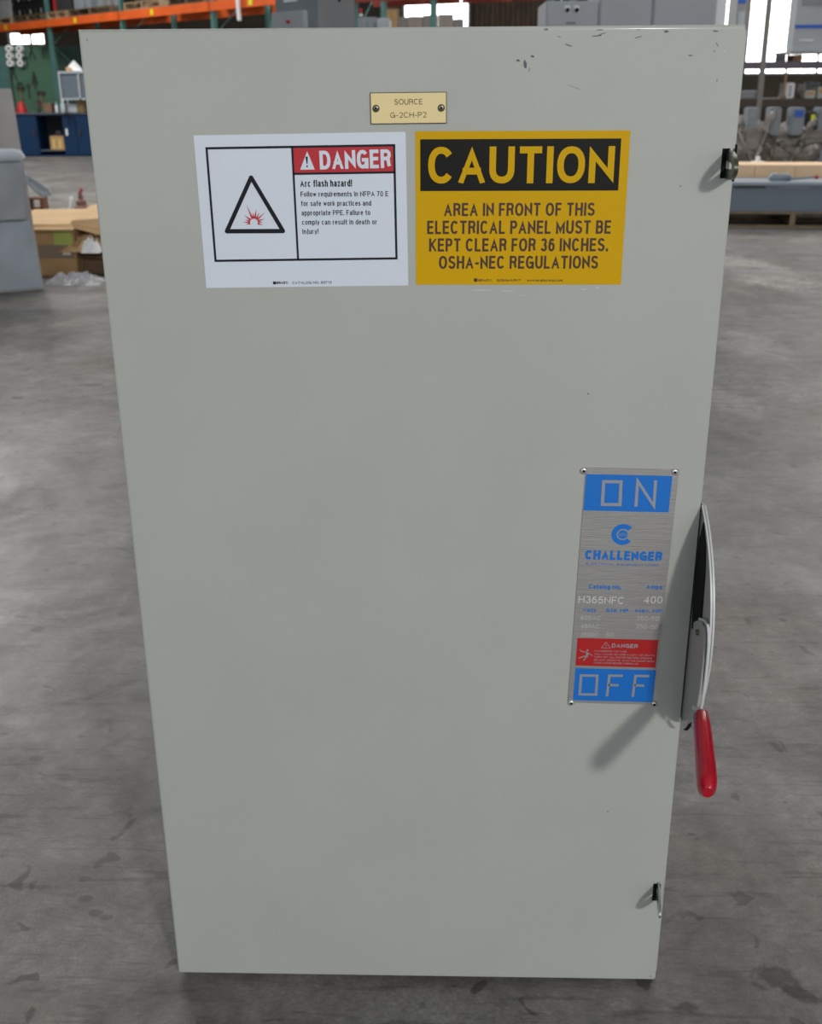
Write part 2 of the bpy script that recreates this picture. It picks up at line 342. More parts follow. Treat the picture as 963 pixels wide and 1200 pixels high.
# ------------------------------------------------------------------ setting: floor, walls, ceiling, windows
def floor_mat():
    m = bpy.data.materials.new('worn_concrete'); m.use_nodes = True; nt = m.node_tree; N = nt.nodes; Lk = nt.links
    b = N['Principled BSDF']; tc = N.new('ShaderNodeTexCoord'); P = tc.outputs['Object']
    def noise_(scale, detail=6, rough=0.6, dist=0.0, vec=None, st=None):
        mp = N.new('ShaderNodeMapping'); Lk.new(vec or P, mp.inputs[0])
        if st: mp.inputs['Scale'].default_value = st[:3]; mp.inputs['Rotation'].default_value = (0, 0, st[3])
        n = N.new('ShaderNodeTexNoise'); n.inputs['Scale'].default_value = scale; n.inputs['Detail'].default_value = detail
        n.inputs['Roughness'].default_value = rough; n.inputs['Distortion'].default_value = dist
        Lk.new(mp.outputs[0], n.inputs['Vector']); return n.outputs[0]
    def ramp(v, a, b_, ca, cb):
        r = N.new('ShaderNodeMapRange'); r.inputs['From Min'].default_value = a; r.inputs['From Max'].default_value = b_
        r.inputs['To Min'].default_value = ca; r.inputs['To Max'].default_value = cb; Lk.new(v, r.inputs['Value']); return r.outputs[0]
    def math_(op, a, c):
        n = N.new('ShaderNodeMath'); n.operation = op
        for i, q in enumerate((a, c)):
            if isinstance(q, (int, float)): n.inputs[i].default_value = q
            else: Lk.new(q, n.inputs[i])
        return n.outputs[0]
    big = ramp(noise_(0.9, 5, 0.6, 0.8), 0.32, 0.68, 0.76, 1.22)
    med = ramp(noise_(4.5, 8, 0.68, 0.5), 0.32, 0.68, 0.68, 1.28)
    fin = ramp(noise_(38, 8, 0.75), 0.3, 0.7, 0.76, 1.22)
    mid = ramp(noise_(13, 8, 0.7, 0.4), 0.3, 0.7, 0.72, 1.27)
    spk = ramp(noise_(150, 3, 0.6), 0.3, 0.7, 0.84, 1.14)
    scr = ramp(noise_(3.0, 9, 0.62, 0.3, st=(1.5, 14, 1, 0.75)), 0.57, 0.64, 1.0, 0.66)      # long dark drag marks
    scr2 = ramp(noise_(2.6, 9, 0.62, 0.3, st=(2, 16, 1, -0.6)), 0.59, 0.65, 1.0, 0.70)
    pit = ramp(noise_(15, 2, 0.5, 0.6), 0.665, 0.70, 1.0, 0.5)                           # small dark oil spots
    pal = ramp(noise_(1.7, 7, 0.7, 1.5), 0.58, 0.70, 1.0, 1.35)                            # pale scuffed patches
    v = big
    for q in (med, mid, fin, spk, scr, scr2, pit, pal): v = math_('MULTIPLY', v, q)
    # single stains, and pale patches that paint light reflected on the floor
    for (cx, cy, rx, ry, a, k) in STAINS_AND_SHEEN:
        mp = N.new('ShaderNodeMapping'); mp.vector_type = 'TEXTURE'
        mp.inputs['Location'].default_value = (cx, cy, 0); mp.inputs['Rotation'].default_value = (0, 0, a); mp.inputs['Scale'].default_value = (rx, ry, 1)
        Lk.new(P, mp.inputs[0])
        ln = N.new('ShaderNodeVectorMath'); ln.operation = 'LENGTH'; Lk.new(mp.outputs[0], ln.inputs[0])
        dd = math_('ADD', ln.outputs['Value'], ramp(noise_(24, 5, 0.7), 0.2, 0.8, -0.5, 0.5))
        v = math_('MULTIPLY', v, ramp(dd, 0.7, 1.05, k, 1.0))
    col = N.new('ShaderNodeMix'); col.data_type = 'RGBA'; col.blend_type = 'MULTIPLY'; col.inputs[0].default_value = 1
    tint = N.new('ShaderNodeMix'); tint.data_type = 'RGBA'
    tint.inputs[6].default_value = (0.172, 0.160, 0.147, 1); tint.inputs[7].default_value = (0.160, 0.158, 0.160, 1)
    Lk.new(ramp(noise_(1.3, 4), 0.4, 0.6, 0, 1), tint.inputs[0])
    comb = N.new('ShaderNodeCombineColor'); [Lk.new(v, comb.inputs[i]) for i in range(3)]
    Lk.new(tint.outputs[2], col.inputs[6]); Lk.new(comb.outputs[0], col.inputs[7]); Lk.new(col.outputs[2], b.inputs['Base Color'])
    Lk.new(ramp(noise_(2.2, 8, 0.7, 0.8), 0.3, 0.7, 0.30, 0.58), b.inputs['Roughness'])
    bp = N.new('ShaderNodeBump'); bp.inputs['Strength'].default_value = 0.35; bp.inputs['Distance'].default_value = 0.004
    Lk.new(noise_(11, 9, 0.72), bp.inputs['Height']); Lk.new(bp.outputs[0], b.inputs['Normal'])
    b.inputs['Specular IOR Level'].default_value = 0.4
    return m
STAINS_AND_SHEEN = []
for px, py, rx, ry, a, k in [(912, 1146, .034, .028, -0.6, .38), (938, 1165, .036, .016, -.6, .42), (922, 1154, .012, .006, 0, 1.9), (44, 738, .022, .020, 0, .42), (42, 889, .016, .010, 0, .6), (100, 1053, .014, .010, 0, .6), (112, 1070, .016, .010, 0, .6),
                          (125, 1075, .014, .010, 0, .62), (100, 1030, .010, .008, 0, .65), (107, 451, .07, .03, 0.1, .5), (30, 597, .03, .02, 0, .55), (85, 660, .02, .016, 0, .5), (100, 662, .02, .014, 0, .55),
                          (120, 848, .06, .012, .9, .7), (135, 870, .06, .012, .9, .7), (110, 815, .05, .010, .9, .72), (920, 940, .006, .006, 0, .5), (865, 496, .05, .02, 0, .7), (130, 570, .05, .03, .4, .6),
                          (945, 1000, .02, .012, 0, .7), (20, 370, .8, .28, .2, .72), (150, 800, .03, .015, .5, .7), (884, 318, .32, .85, .1, 2.1), (862, 335, .14, .5, .0, 1.25), (870, 400, .20, .55, .2, 1.45), (855, 470, .10, .3, .2, 1.3), (120, 612, .16, .22, .2, 1.25), (70, 455, .4, .3, .2, 1.15), (95, 520, .2, .2, 0, 1.15)]:  # the broad pale entries put bright reflected light into the concrete colour
    p = fl(px, py); STAINS_AND_SHEEN.append((p.x, p.y, rx, ry, a, k))
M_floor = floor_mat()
M_wall = mat('dark_wall_paint', rgb(60, 55, 47), 0.85, spec=0.2, var=0.2, scale=1.5)
M_wood_wall = mat('dark_boarding', rgb(70, 58, 46), 0.8, var=0.35, scale=2, stretch=(6, 6, 1))
M_ceil = mat('ceiling_white', rgb(190, 188, 182), 0.85, var=0.05)
M_pane = mat('bright_daylight_pane', (1, 1, 1, 1), 0.6, emit=5.0)
M_frame = mat('window_steel', rgb(110, 108, 110), 0.6)
X0, X1, Y0, Y1, ZC = -16.0, 16.0, -9.0, 30.0, 7.2
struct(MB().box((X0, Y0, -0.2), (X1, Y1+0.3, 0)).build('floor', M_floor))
struct(MB().box((X0-0.3, Y0, 0), (X0, Y1+0.3, ZC)).build('wall_left', M_wall))
struct(MB().box((X1, Y0, 0), (X1+0.3, Y1+0.3, ZC)).build('wall_right', M_wall))
struct(MB().box((X0-0.3, Y0, ZC), (X1+0.3, Y1+0.3, ZC+0.2)).build('ceiling', M_ceil))
# back wall with real openings
wins = []
def winrect(pa, pb): a = at(*pa, Y1); b = at(*pb, Y1); return (a.x, b.x, b.z, a.z)
W1 = winrect((7, 37), (54, 53.5)); W2 = winrect((471, -12), (551, 40)); W3 = winrect((838, -95), (1040, 87))
W1 = (W1[0], W1[1], W1[2], W1[3])
wall = MB(); xs = [X0, W1[0], W1[1], W2[0], W2[1], W3[0], W3[1], X1]
for i in range(0, len(xs)-1):
    a, b = xs[i], xs[i+1]
    if i in (1, 3, 5):
        Wn = (W1, W2, W3)[i//2]
        wall.box((a, Y1, 0), (b, Y1+0.3, Wn[2])); wall.box((a, Y1, Wn[3]), (b, Y1+0.3, ZC))
    else: wall.box((a, Y1, 0), (b, Y1+0.3, ZC))
wall_back = struct(wall.build('wall_back', M_wall))
for n, (Wn, mull) in enumerate([(W1, [at(34.3, 40, Y1).x]), (W2, [at(508, 10, Y1).x]), (W3, [at(p, 30, Y1).x for p in (866, 899, 928, 964, 1000)])]):
    wn = struct(thing('window_%d' % (n+1), '', '')); del wn['label']; del wn['category']
    x0, x1, z0, z1 = Wn
    f = MB(); t = 0.05
    f.box((x0, Y1+.05, z0), (x0+t, Y1+.15, z1)); f.box((x1-t, Y1+.05, z0), (x1, Y1+.15, z1))
    f.box((x0+t, Y1+.05, z0), (x1-t, Y1+.15, z0+t)); f.box((x0+t, Y1+.05, z1-t), (x1-t, Y1+.15, z1)); f.build('window_frame', M_frame, wn)
    ed = [x0+t] + [q for q in mull] + [x1-t]
    for q in mull: MB().box((q-.03, Y1+.05, z0+t), (q+.03, Y1+.15, z1-t)).build('mullion', M_frame, wn)
    for a, b in zip(ed[:-1], ed[1:]): MB().box((a+.03, Y1+.09, z0+t), (b-.03, Y1+.11, z1-t)).build('pane', M_pane, wn)
# boards on the back wall right of the middle window
bx0, bx1 = at(556, 10, Y1).x, at(640, 10, Y1).x; k = 14
for i in range(k):
    a = bx0 + (bx1-bx0)*i/k; MB().box((a+.01, Y1-.05-.01*(i % 3), 1.2), (a+(bx1-bx0)/k-.01, Y1, 4.2)).build('plank', M_wood_wall, wall_back)

# ------------------------------------------------------------------ the electrical enclosure
HW, ZT, ZB, DT = 0.381, 1.4024, 0.012, 0.022
enc = thing('electrical_enclosure', 'large upright light grey steel switch enclosure with warning signs and red side handle', 'electrical enclosure', (0, 0.17, 0))
def epart(o, y=-0.17): o.location = Vector(o.location) + Vector((0, y, 0)); return o    # children are drawn in door coordinates
slots = []
for q in [(846.5, 174, 857.5, 209), (765.5, 1035.5, 774, 1057)]:
    a = dp(q[0], q[1]); b = dp(q[2], q[3]); slots.append((a[0], b[0], b[1], a[1]))
# door skin: front grid with two real slots, rounded rim, 20 mm returns
dm = MB(); r = 0.0048
gx = sorted(set([-HW+r, HW-r] + [s_[0] for s_ in slots] + [s_[1] for s_ in slots]))
gz = sorted(set([ZB+r, ZT-r] + [s_[2] for s_ in slots] + [s_[3] for s_ in slots]))
def isslot(x, z): return any(a < x < b and c < z < d for a, b, c, d in slots)
for i in range(len(gx)-1):
    for j in range(len(gz)-1):
        if not isslot((gx[i]+gx[i+1])/2, (gz[j]+gz[j+1])/2):
            dm.add([(gx[i], 0, gz[j]), (gx[i+1], 0, gz[j]), (gx[i+1], 0, gz[j+1]), (gx[i], 0, gz[j+1])], [(0, 1, 2, 3)])
rings = []
for k in range(8):
    t = k/7*PI/2; e = r*math.sin(t); rings.append((e, r*(1-math.cos(t))))
rings.append((r, DT))
for (e0, y0), (e1, y1) in zip(rings[:-1], rings[1:]):
    def cor(e, y): return [(-HW+r-e, y, ZB+r-e), (HW-r+e, y, ZB+r-e), (HW-r+e, y, ZT-r+e), (-HW+r-e, y, ZT-r+e)]
    a, b = cor(e0, y0), cor(e1, y1)
    dm.add(a+b, [(i, (i+1) % 4, 4+(i+1) % 4, 4+i) for i in range(4)])
for a, b, c, d in slots:
    q = [(a, c), (b, c), (b, d), (a, d)]
    dm.add([(x, 0, z) for x, z in q] + [(x, .003, z) for x, z in q], [(i, (i+1) % 4, 4+(i+1) % 4, 4+i) for i in range(4)])
door = epart(dm.build('door', M_paint, enc)); bm = bmesh.new(); bm.from_mesh(door.data); bmesh.ops.remove_doubles(bm, verts=bm.verts, dist=1e-6); bmesh.ops.recalc_face_normals(bm, faces=bm.faces); bm.to_mesh(door.data); bm.free()
for p in door.data.polygons: p.use_smooth = len(p.vertices) == 4 and abs(p.normal.y) < 0.999 and p.area < 0.006
epart(MB().box((-HW+.002, DT, 0.004), (HW+.0075, 0.34, ZT-.003)).build('body', M_paint2, enc, bevel=.003))
for i, (a, b, c, d) in enumerate(slots):
    epart(MB().box((a-.004, .0045, c-.004), (b+.004, DT-.001, d+.004)).build('slot_shade_block', M_black, door, label='black block painting the dark inside of the latch slot')).location = (0, 0, 0)  # added black block stands in for the shade inside the slot
# latch staples: D-shaped steel loops through the slots
def staple(zc, zh, pr, x, m, lab, wd, turn, th=.0032):
    n = 20; out, inn = [], []
    for k in range(n):
        t = -PI/2 + PI*k/(n-1); out.append((0, 0.004 - (pr+.004)*max(0, math.cos(t))**0.75, zh*math.sin(t)))
        inn.append((0, 0.002 - (pr-wd-.000)*max(0, math.cos(t))**0.8, (zh-wd)*math.sin(t)))
    mb = MB(); mb.ring(out, inn, (th, 0, 0)); o = mb.build('latch_staple', m, door, bevel=.0007, smooth=True, label=lab)
    o.location = (x, 0, zc); o.rotation_euler = (0, 0, turn); return o
a, b, c, d = slots[0]; zc = (at(857, 184, -.01).z + at(857, 218, -.015).z)/2
staple(1.251, .0165, .062, (a+b)/2-.001, M_steel, 'dull steel loop of the upper latch', .012, -.10, .005)
a, b, c, d = slots[1]; zc = (at(770, 1040, -.02).z + at(770, 1072, -.02).z)/2
staple(.190, .0155, .058, (a+b)/2-.0005, M_bsteel, 'bright steel loop of the lower latch', .012, -.13, .003)

# ---- quadrant plate and operating handle on the right side
XS = 0.384
hous = MB()
cy, cz, RR = 0.078, 0.655, 0.184
arc = [(cy - RR*math.cos(t), cz + RR*math.sin(t)) for t in [(-1.13 + 2.26*k/40) for k in range(41)]]
yb = 0.045
out = [(XS, y, z) for y, z in arc] + [(XS, yb, arc[-1][1]-.004), (XS, yb, arc[0][1]+.004)]
hp = epart(MB().prism(out, (.0025, 0, 0)).build('quadrant_plate', M_paint2, enc, bevel=.0005, label='grey half-round plate standing out beyond the door edge'))
rim = MB()
rim_o = [(XS-.0015, cy-(RR)*math.cos(t), cz+RR*math.sin(t)) for t in [(-1.13+2.26*k/40) for k in range(41)]]
rim_i = [(XS-.0015, cy-(RR-.0035)*math.cos(t), cz+(RR-.0035)*math.sin(t)) for t in [(-1.13+2.26*k/40) for k in range(41)]]
for k in range(40): rim.prism([rim_o[k], rim_o[k+1], rim_i[k+1], rim_i[k]], (.0055, 0, 0))
rim.build('plate_rim', M_wht_arm, hp, label='pale worn rim of the plate')
# dark opening in the plate beside the door edge
op = MB(); pts = [onx(px, py, XS-.0005) for px, py in [(824.6, 612), (827, 640), (826.5, 670), (821.5, 735), (811, 737), (813, 700), (816, 665), (820, 632)]]
op.prism([(XS-.0016, p.y, p.z) for p in pts], (.0014, 0, 0)); op.build('travel_slot', M_black, hp, label='black travel slot in the plate')
XL = 0.3785
def lv(px, py, X=XL): p = onx(px, py, X); return (p.y, p.z)
lever = MB(); o_ = [lv(*q) for q in [(812.5, 729), (817, 727), (822, 729), (824.5, 735), (825, 748), (823.5, 775), (820, 805), (816, 830), (811.5, 842), (805.5, 848), (807, 800), (810, 760)]]
lever.prism([(XL, y, z) for y, z in o_], (.0032, 0, 0))
lev = epart(lever.build('operating_handle', M_paint2, enc, bevel=.0006, label='grey lever arm with red grip'))
ed = [lv(*q) for q in [(818, 725.5), (824, 727.5), (827.5, 733), (828.5, 742), (828.5, 756), (827, 775), (824.5, 798), (821.5, 820), (819, 832)]]
MB().tube([(XL+.002, y, z) for y, z in ed], .0022, 8).build('lever_flange', M_wht_arm, lev, smooth=True, label='pale folded edge of the lever')
MB().cyl((XL-.004, lv(818.5, 741)[0], lv(818.5, 741)[1]), (XL, lv(818.5, 741)[0], lv(818.5, 741)[1]), .004, 14).build('pivot_pin', M_steel, lev)
G0 = onx(821, 838, .381); G1 = onx(829, 929, .3625)
p0 = onx(813.5, 829, XL+.001); p1 = onx(816, 831.5, XL+.001); p2 = G0 + (G0-G1).normalized()*.012 
MB().tube([tuple(p) for p in (p0, p1, p2, G0)], .0032, 10).build('lever_neck', M_wht_arm, lev, smooth=True, label='pale cranked rod between lever and grip')
g = MB(); n = 18; R_ = [.0085, .0108, .0126, .0134, .0140, .0136, .0118, .0066]; T_ = [0, .03, .2, .5, .75, .88, .95, 1.0]
d = (G1-G0); ax = d.normalized(); side = Vector((1, 0, 0)); side = (side-ax*side.dot(ax)).normalized(); dep = ax.cross(side)
vs = []
for rr, tt in zip(R_, T_):
    for k in range(n):
        t = 2*PI*k/n; cc, ss = math.cos(t), math.sin(t)
        vs.append(G0 + d*tt + side*rr*0.90*math.copysign(abs(cc)**.8, cc) + dep*rr*1.25*math.copysign(abs(ss)**.8, ss))
fs = [(j*n+i, j*n+(i+1) % n, (j+1)*n+(i+1) % n, (j+1)*n+i) for j in range(len(R_)-1) for i in range(n)] + [tuple(range(n-1, -1, -1)), tuple(range((len(R_)-1)*n, len(R_)*n))]
g.add(vs, fs); gr = g.build('grip', M_grip, lev, smooth=True, label='glossy red dipped grip')
# small hook under the plate
q0 = [lv(*q, X=XS-.001) for q in [(801, 855), (804, 853), (809, 846), (808, 851), (804, 856)]]
MB().prism([(XS-.002, y, z) for y, z in q0], (.003, 0, 0)).build('stop_hook', M_black, hp)

# ---- cream name tag
T = Plate([(433.5, 108.5), (523, 107.5), (523.5, 144.5), (434.5, 145.5)])
tg = MB().box((-T.w/2, -.0016, -T.h/2), (T.w/2, 0, T.h/2)).build('circuit_tag', M_tagedge, enc, label='cream engraved plastic tag reading SOURCE G-2CH-P2'); T.place(tg, -.17)
MB().box((-T.w/2+.0008, -.0021, -T.h/2+.0008), (T.w/2-.0008, -.0016, T.h/2-.0008)).build('tag_face', M_cream, tg)
zt = lambda X, Y: T.L(420+X/8.025, 90+Y/8.025)
for s_, a, b, top in [('SOURCE', (337, 262), (602, 260), 208), ('G-2CH-P2', (300, 385), (640, 383), 333)]:
    u = zt(*a); v = zt(*b); cap = zt(a[0], top)[1]-u[1]
    text(s_, u[0], v[0], u[1], cap*0.98, M_engr, tg, -.0023, wt=.13)
for q in [(165, 297), (778, 292)]:
    u = zt(*q)
    sc = MB().lathe((u[0], -.0021, u[1]), (0, -1, 0), [(.0042, 0), (.0040, .001), (.0028, .002), (.0016, .0023)], 20).build('screw', M_steel, tg, smooth=True)
    MB().cyl((u[0], -.0044, u[1]), (u[0], -.0046, u[1]), .0014, 10).build('screw_socket', M_black, tg)

# ---- white DANGER label
D = Plate([(227, 158.5), (475, 154.6), (478.5, 334.3), (241.6, 337.6)])
ds = MB().box((-D.w/2, -.0004, -D.h/2), (D.w/2, 0, D.h/2)).build('danger_label', M_white, enc, label='white arc flash danger label with red header'); D.place(ds, -.17)
zd = lambda X, Y: D.L(220+X/3.567, 140+Y/3.567)
u = zd(75, 115); v = zd(865, 104); w2 = zd(878, 585); w3 = zd(112, 594)
L_, R2, Tp, Bt = (u[0]+w3[0])/2+.0012, (v[0]+w2[0])/2-.0012, (u[1]+v[1])/2-.0012, (w2[1]+w3[1])/2+.0012
dvx = (zd(437, 112)[0]+zd(460, 580)[0])/2; hz = (zd(447, 227)[1]+zd(862, 221)[1])/2
MB().box((dvx, -.0006, hz), (R2, -.0004, Tp)).build('red_header', M_red, ds)
mb = MB(); line_xz(mb, [(L_, Bt), (R2, Bt), (R2, Tp), (L_, Tp)], .0026, -.0008, True); line_xz(mb, [(dvx, Bt), (dvx, Tp)], .0024, -.0008); line_xz(mb, [(dvx, hz), (R2, hz)], .0024, -.0008)
mb.build('border_lines', M_ink, ds)
u = zd(553, 209); v = zd(850, 207); text('DANGER', u[0], v[0], u[1], .0212, M_white, ds, -.00085, wt=.19, gap=.13, rot=.006)
mb = MB(); tri = [zd(470, 210), zd(531, 209), zd(499, 133)]; poly_xz(mb, tri, -.0008)
mb.build('alert_triangle', M_white, ds)
mb = MB(); a = zd(497, 155); b = zd(499, 185); c = zd(499, 196)
mb.prism([(a[0]-.0014, -.00095, a[1]), (a[0]+.0014, -.00095, a[1]), (b[0]+.0006, -.00095, b[1]), (b[0]-.0006, -.00095, b[1])], (0, .0001, 0))
mb.box((c[0]-.0009, -.00095, c[1]-.0008), (c[0]+.0009, -.00085, c[1]+.0010)); mb.build('exclamation_mark', M_ink, ds)
for s_, x0, x1, zb, cp, of in [('Arc flash hazard!', 470, 687, 281, 28, .17), ('Follow requirements in NFPA 70 E', 472, 838, 322, 21, .15), ('for safe work practices and', 474, 767, 361, 21, .15),
                           ('appropriate PPE. Failure to', 476, 763, 400, 21, .15), ('comply can result in death or', 478, 791, 439, 21, .15), ('injury!', 480, 547, 478, 21, .15)]:
    u = zd(x0, zb+1); v = zd(x1, zb-1); text(s_, u[0], v[0], u[1], cp/3.567*.00102, M_ink, ds, -.0006, wt=of, rot=math.atan2(v[1]-u[1], v[0]-u[0]))
# rounded warning triangle
ap, bl, br = Vector(zd(265, 243)), Vector(zd(164, 467)), Vector(zd(398, 466)); mb = MB()
def rtri(P, rr, n=6):
    o = []
    for i in range(3):
        p, a, b = P[i], P[i-1], P[(i+1) % 3]; da = (p-a).normalized(); db = (b-p).normalized()
        a0 = math.atan2(-da.x, da.y) + PI; 
        n1 = Vector((da.y, -da.x)); n2 = Vector((db.y, -db.x))
        for k in range(n+1):
            q = n1.lerp(n2, k/n).normalized(); o.append(p + q*rr)
    return o
P3 = [ap, bl, br] if (bl-ap).cross(br-bl) > 0 else [ap, br, bl]
oo = rtri(P3, .0026); cen = (ap+bl+br)/3
ii = [p + 0*p for p in rtri([cen + (q-cen)*(1-.0052/ (q-cen).length*1.0) for q in P3], .0002)]
mb.ring([(p.x, -.0008, p.y) for p in oo], [(p.x, -.0008, p.y) for p in ii], (0, .0003, 0)); mb.build('warning_triangle', M_ink, ds)
me = bpy.data.meshes.new('flash_burst')
rays = [(196, 22, 36), (178, 24, 46), (162, 20, 40), (142, 26, 52), (112, 24, 84), (96, 22, 44), (80, 26, 60), (62, 24, 50), (44, 24, 66), (20, 24, 48), (2, 20, 38), (-18, 22, 40)]
vs, fs = [], []
cx_, cy_ = 277, 430
def bz(a, r_): p = zd(cx_+r_*math.cos(math.radians(a)), cy_-r_*.95*math.sin(math.radians(a))); return (p[0], p[1])
for n_, (a, w_, r_) in enumerate(rays):                # each spike a thin triangle, fanned about an open centre
    p, q, t_ = bz(a-w_*.62, 17), bz(a+w_*.62, 17), bz(a, r_); y_ = -.0007-.00001*n_
    vs += [(p[0], y_, p[1]), (q[0], y_, q[1]), (t_[0], y_, t_[1])]; fs.append((3*n_, 3*n_+1, 3*n_+2))
me.from_pydata(vs, [], fs); me.materials.append(M_red)
ob = bpy.data.objects.new('flash_burst', me); C.objects.link(ob); ob.parent = ds
u = zd(372, 688); v = zd(422, 688); text('BRADY.', u[0], v[0], u[1], .0032, M_ink, ds, -.0006, wt=.24)
u = zd(437, 688); v = zd(601, 688); text('CATALOG NO. 60713', u[0], v[0], u[1], .0032, M_ink, ds, -.0006, wt=.17)
u = zd(357, 689); v = zd(369, 677); MB().box((u[0], -.0006, u[1]), (v[0], -.0004, v[1])).build('maker_square', M_ink, ds)

# ---- yellow CAUTION label
K = Plate([(485.6, 154), (736.5, 152.6), (729.5, 333.4), (488.4, 333.4)])
cs = MB().box((-K.w/2, -.0004, -K.h/2), (K.w/2, 0, K.h/2)).build('caution_label', M_yel, enc, label='yellow caution label with black header'); K.place(cs, -.17)
zk = lambda X, Y: K.L(480+X/3.567, 140+Y/3.567)
a = zk(43, 85); b = zk(882, 77); c = zk(873, 296); d = zk(45, 300)
MB().box(((a[0]+d[0])/2, -.0006, (c[1]+d[1])/2), ((b[0]+c[0])/2, -.0004, (a[1]+b[1])/2)).build('black_header', M_ink2, cs)
u = zk(77, 268); v = zk(850, 264); text('CAUTION', u[0], v[0], u[1], zk(300, 113)[1]-zk(300, 267)[1], M_yel, cs, -.0008, wt=.185, gap=.15)
for s_, x0, x1, zt_, zb in [('AREA IN FRONT OF THIS', 143, 772, 349, 404), ('ELECTRICAL PANEL MUST BE', 73, 840, 423, 479), ('KEPT CLEAR FOR 36 INCHES.', 81, 828, 497, 552), ('OSHA-NEC REGULATIONS', 122, 786, 570, 624)]:
    u = zk(x0, zb); v = zk(x1, zb); text(s_, u[0], v[0], u[1], zk(x0, zt_)[1]-u[1], M_brown, cs, -.0006, wt=.17, gap=.17, space=.32)
for s_, x0, x1 in [('BRADY.', 287, 345), ('SIGNMARK®', 364, 463), ('www.bradycorp.com', 490, 638)]:
    u = zk(x0, 677); v = zk(x1, 677); text(s_, u[0], v[0], u[1], .0030, M_brown, cs, -.0006, wt=.19)
u = zk(268, 678); v = zk(283, 664); MB().box((u[0], -.0006, u[1]), (v[0], -.0004, v[1])).build('maker_square', M_brown, cs)

# ---- aluminium rating plate
Q = Plate([(684, 548.5), (792, 549), (768.5, 826.5), (667, 822)]); PY = -.0012
rp = MB().box((-Q.w/2, -.0012, -Q.h/2), (Q.w/2, 0, Q.h/2)).build('rating_plate', M_alu, enc, label='brushed aluminium rating plate with blue ON and OFF fields', bevel=.0003); Q.place(rp, -.17)
za = lambda X, Y: Q.L(660+X/6.879, 535+Y/6.879)
zb_ = lambda X, Y: Q.L(660+X/6.879, 670+Y/6.879)
def field(z, q, m, name):
    P = [z(*k) for k in q]; x0 = (P[0][0]+P[3][0])/2; x1 = (P[1][0]+P[2][0])/2; t = (P[0][1]+P[1][1])/2; b = (P[2][1]+P[3][1])/2
    return MB().box((x0, PY-.0002, b), (x1, PY, t)).build(name, m, rp)
field(za, [(175, 143), (875, 150), (850, 443), (168, 437)], M_blue, 'on_field')
field(zb_, [(92, 775), (742, 788), (722, 1045), (80, 1035)], M_blue, 'off_field')
field(zb_, [(110, 535), (765, 542), (742, 765), (98, 757)], M_redpl, 'danger_field')
def strokes(z, polys, wd, m, name, y=-.0004):
    mb = MB()
    for pl, cl in polys: line_xz(mb, [z(*p) for p in pl], wd, PY+y, cl)
    return mb.build(name, m, rp)
strokes(za, [([(324, 199), (463, 201), (455, 385), (313, 383)], True), ([(583, 400), (598, 195), (728, 395), (742, 190)], False)], .0042, M_pon, 'lettering')
strokes(zb_, [([(142, 832), (272, 834), (262, 986), (130, 984)], True), ([(480, 835), (370, 833), (350, 1000)], False), ([(363, 908), (445, 911)], False),
              ([(692, 837), (580, 835), (557, 1004)], False), ([(572, 911), (650, 914)], False)], .0036, M_pon, 'lettering')
def pt(z, s_, x0, x1, zb0, zt0, m, of, y=-.0003, sh=0.0):
    u = z(x0, zb0); v = z(x1, zb0); text(s_, u[0], v[0], u[1], z(x0, zt0)[1]-u[1], m, rp, PY+y, wt=of)
pt(za, 'CHALLENGER', 172, 793, 825, 750, M_blue, .26)
pt(za, 'ELECTRICAL EQUIPMENT CORP.', 180, 776, 868, 852, M_blue, .15)
for s_, x0, x1, b0, t0, m, of in [('Catalog No.', 203, 465, 132, 98, M_blue, .2), ('Amps', 665, 795, 134, 102, M_blue, .2), ('H365NFC', 118, 487, 247, 190, M_plt, .14), ('400', 643, 795, 249, 192, M_plt, .14),
        ('Volts', 155, 262, 318, 290, M_blue, .2), ('Std. HP', 343, 522, 320, 292, M_blue, .2), ('Max. HP', 580, 790, 322, 294, M_blue, .2),
        ('600AC', 137, 300, 382, 348, M_pmid, .14), ('350-50', 583, 768, 388, 352, M_pmid, .14), ('480AC', 137, 290, 450, 416, M_pmid, .14), ('250-50', 580, 758, 452, 418, M_pmid, .14),
        ('250DC', 137, 278, 516, 484, M_pmid, .14), ('50', 342, 402, 518, 486, M_pmid, .14), ('DANGER', 388, 597, 607, 574, M_pon, .22),
        ('HAZARDOUS VOLTAGE', 248, 508, 640, 626, M_pon, .16), ('WILL CAUSE SEVERE INJURY OR DEATH', 247, 735, 665, 652, M_pon, .16), ('TURN OFF ALL POWER BEFORE OPENING', 246, 712, 689, 675, M_pon, .16),
        ('DO NOT OPERATE WITH THE DOOR OPEN', 245, 732, 713, 699, M_pon, .16), ('CLOSE COVER BEFORE TURNING ON', 244, 602, 736, 722, M_pon, .16)]:
    pt(zb_, s_, x0, x1, b0, t0, m, of, y=-.0004)
cc = Vector(za(478, 625)); sc = 0.88/6.879*.00116/.88; mb = MB()
ou = []; ro, rin = 90*sc, 44*sc
th0 = .72; ns = 30
for k in range(ns):
    t0 = th0 + (2*PI-2*th0)*k/ns; t1 = th0 + (2*PI-2*th0)*(k+1)/ns
    f_ = lambda r_, t: (cc.x + .15*rin*0 + r_*math.cos(t), cc.y + r_*math.sin(t))
    poly_xz(mb, [f_(ro, t0), f_(ro, t1), f_(rin+.0008, t1), f_(rin+.0008, t0)], PY-.0003)
mb.build('emblem_ring', M_blue, rp)
mb = MB(); poly_xz(mb, [(cc.x+rin*.86*math.cos(2*PI*k/24), cc.y+rin*.86*math.sin(2*PI*k/24)) for k in range(24)], PY-.0003); mb.build('emblem_disc', M_blue, rp)
mb = MB()
for dz in (.0012, -.0012):
    line_xz(mb, [(cc.x + (k/6-.5)*1.5*rin, cc.y + dz + .0006*(1 if k % 2 else -1)) for k in range(7)], .0005, PY-.0005)
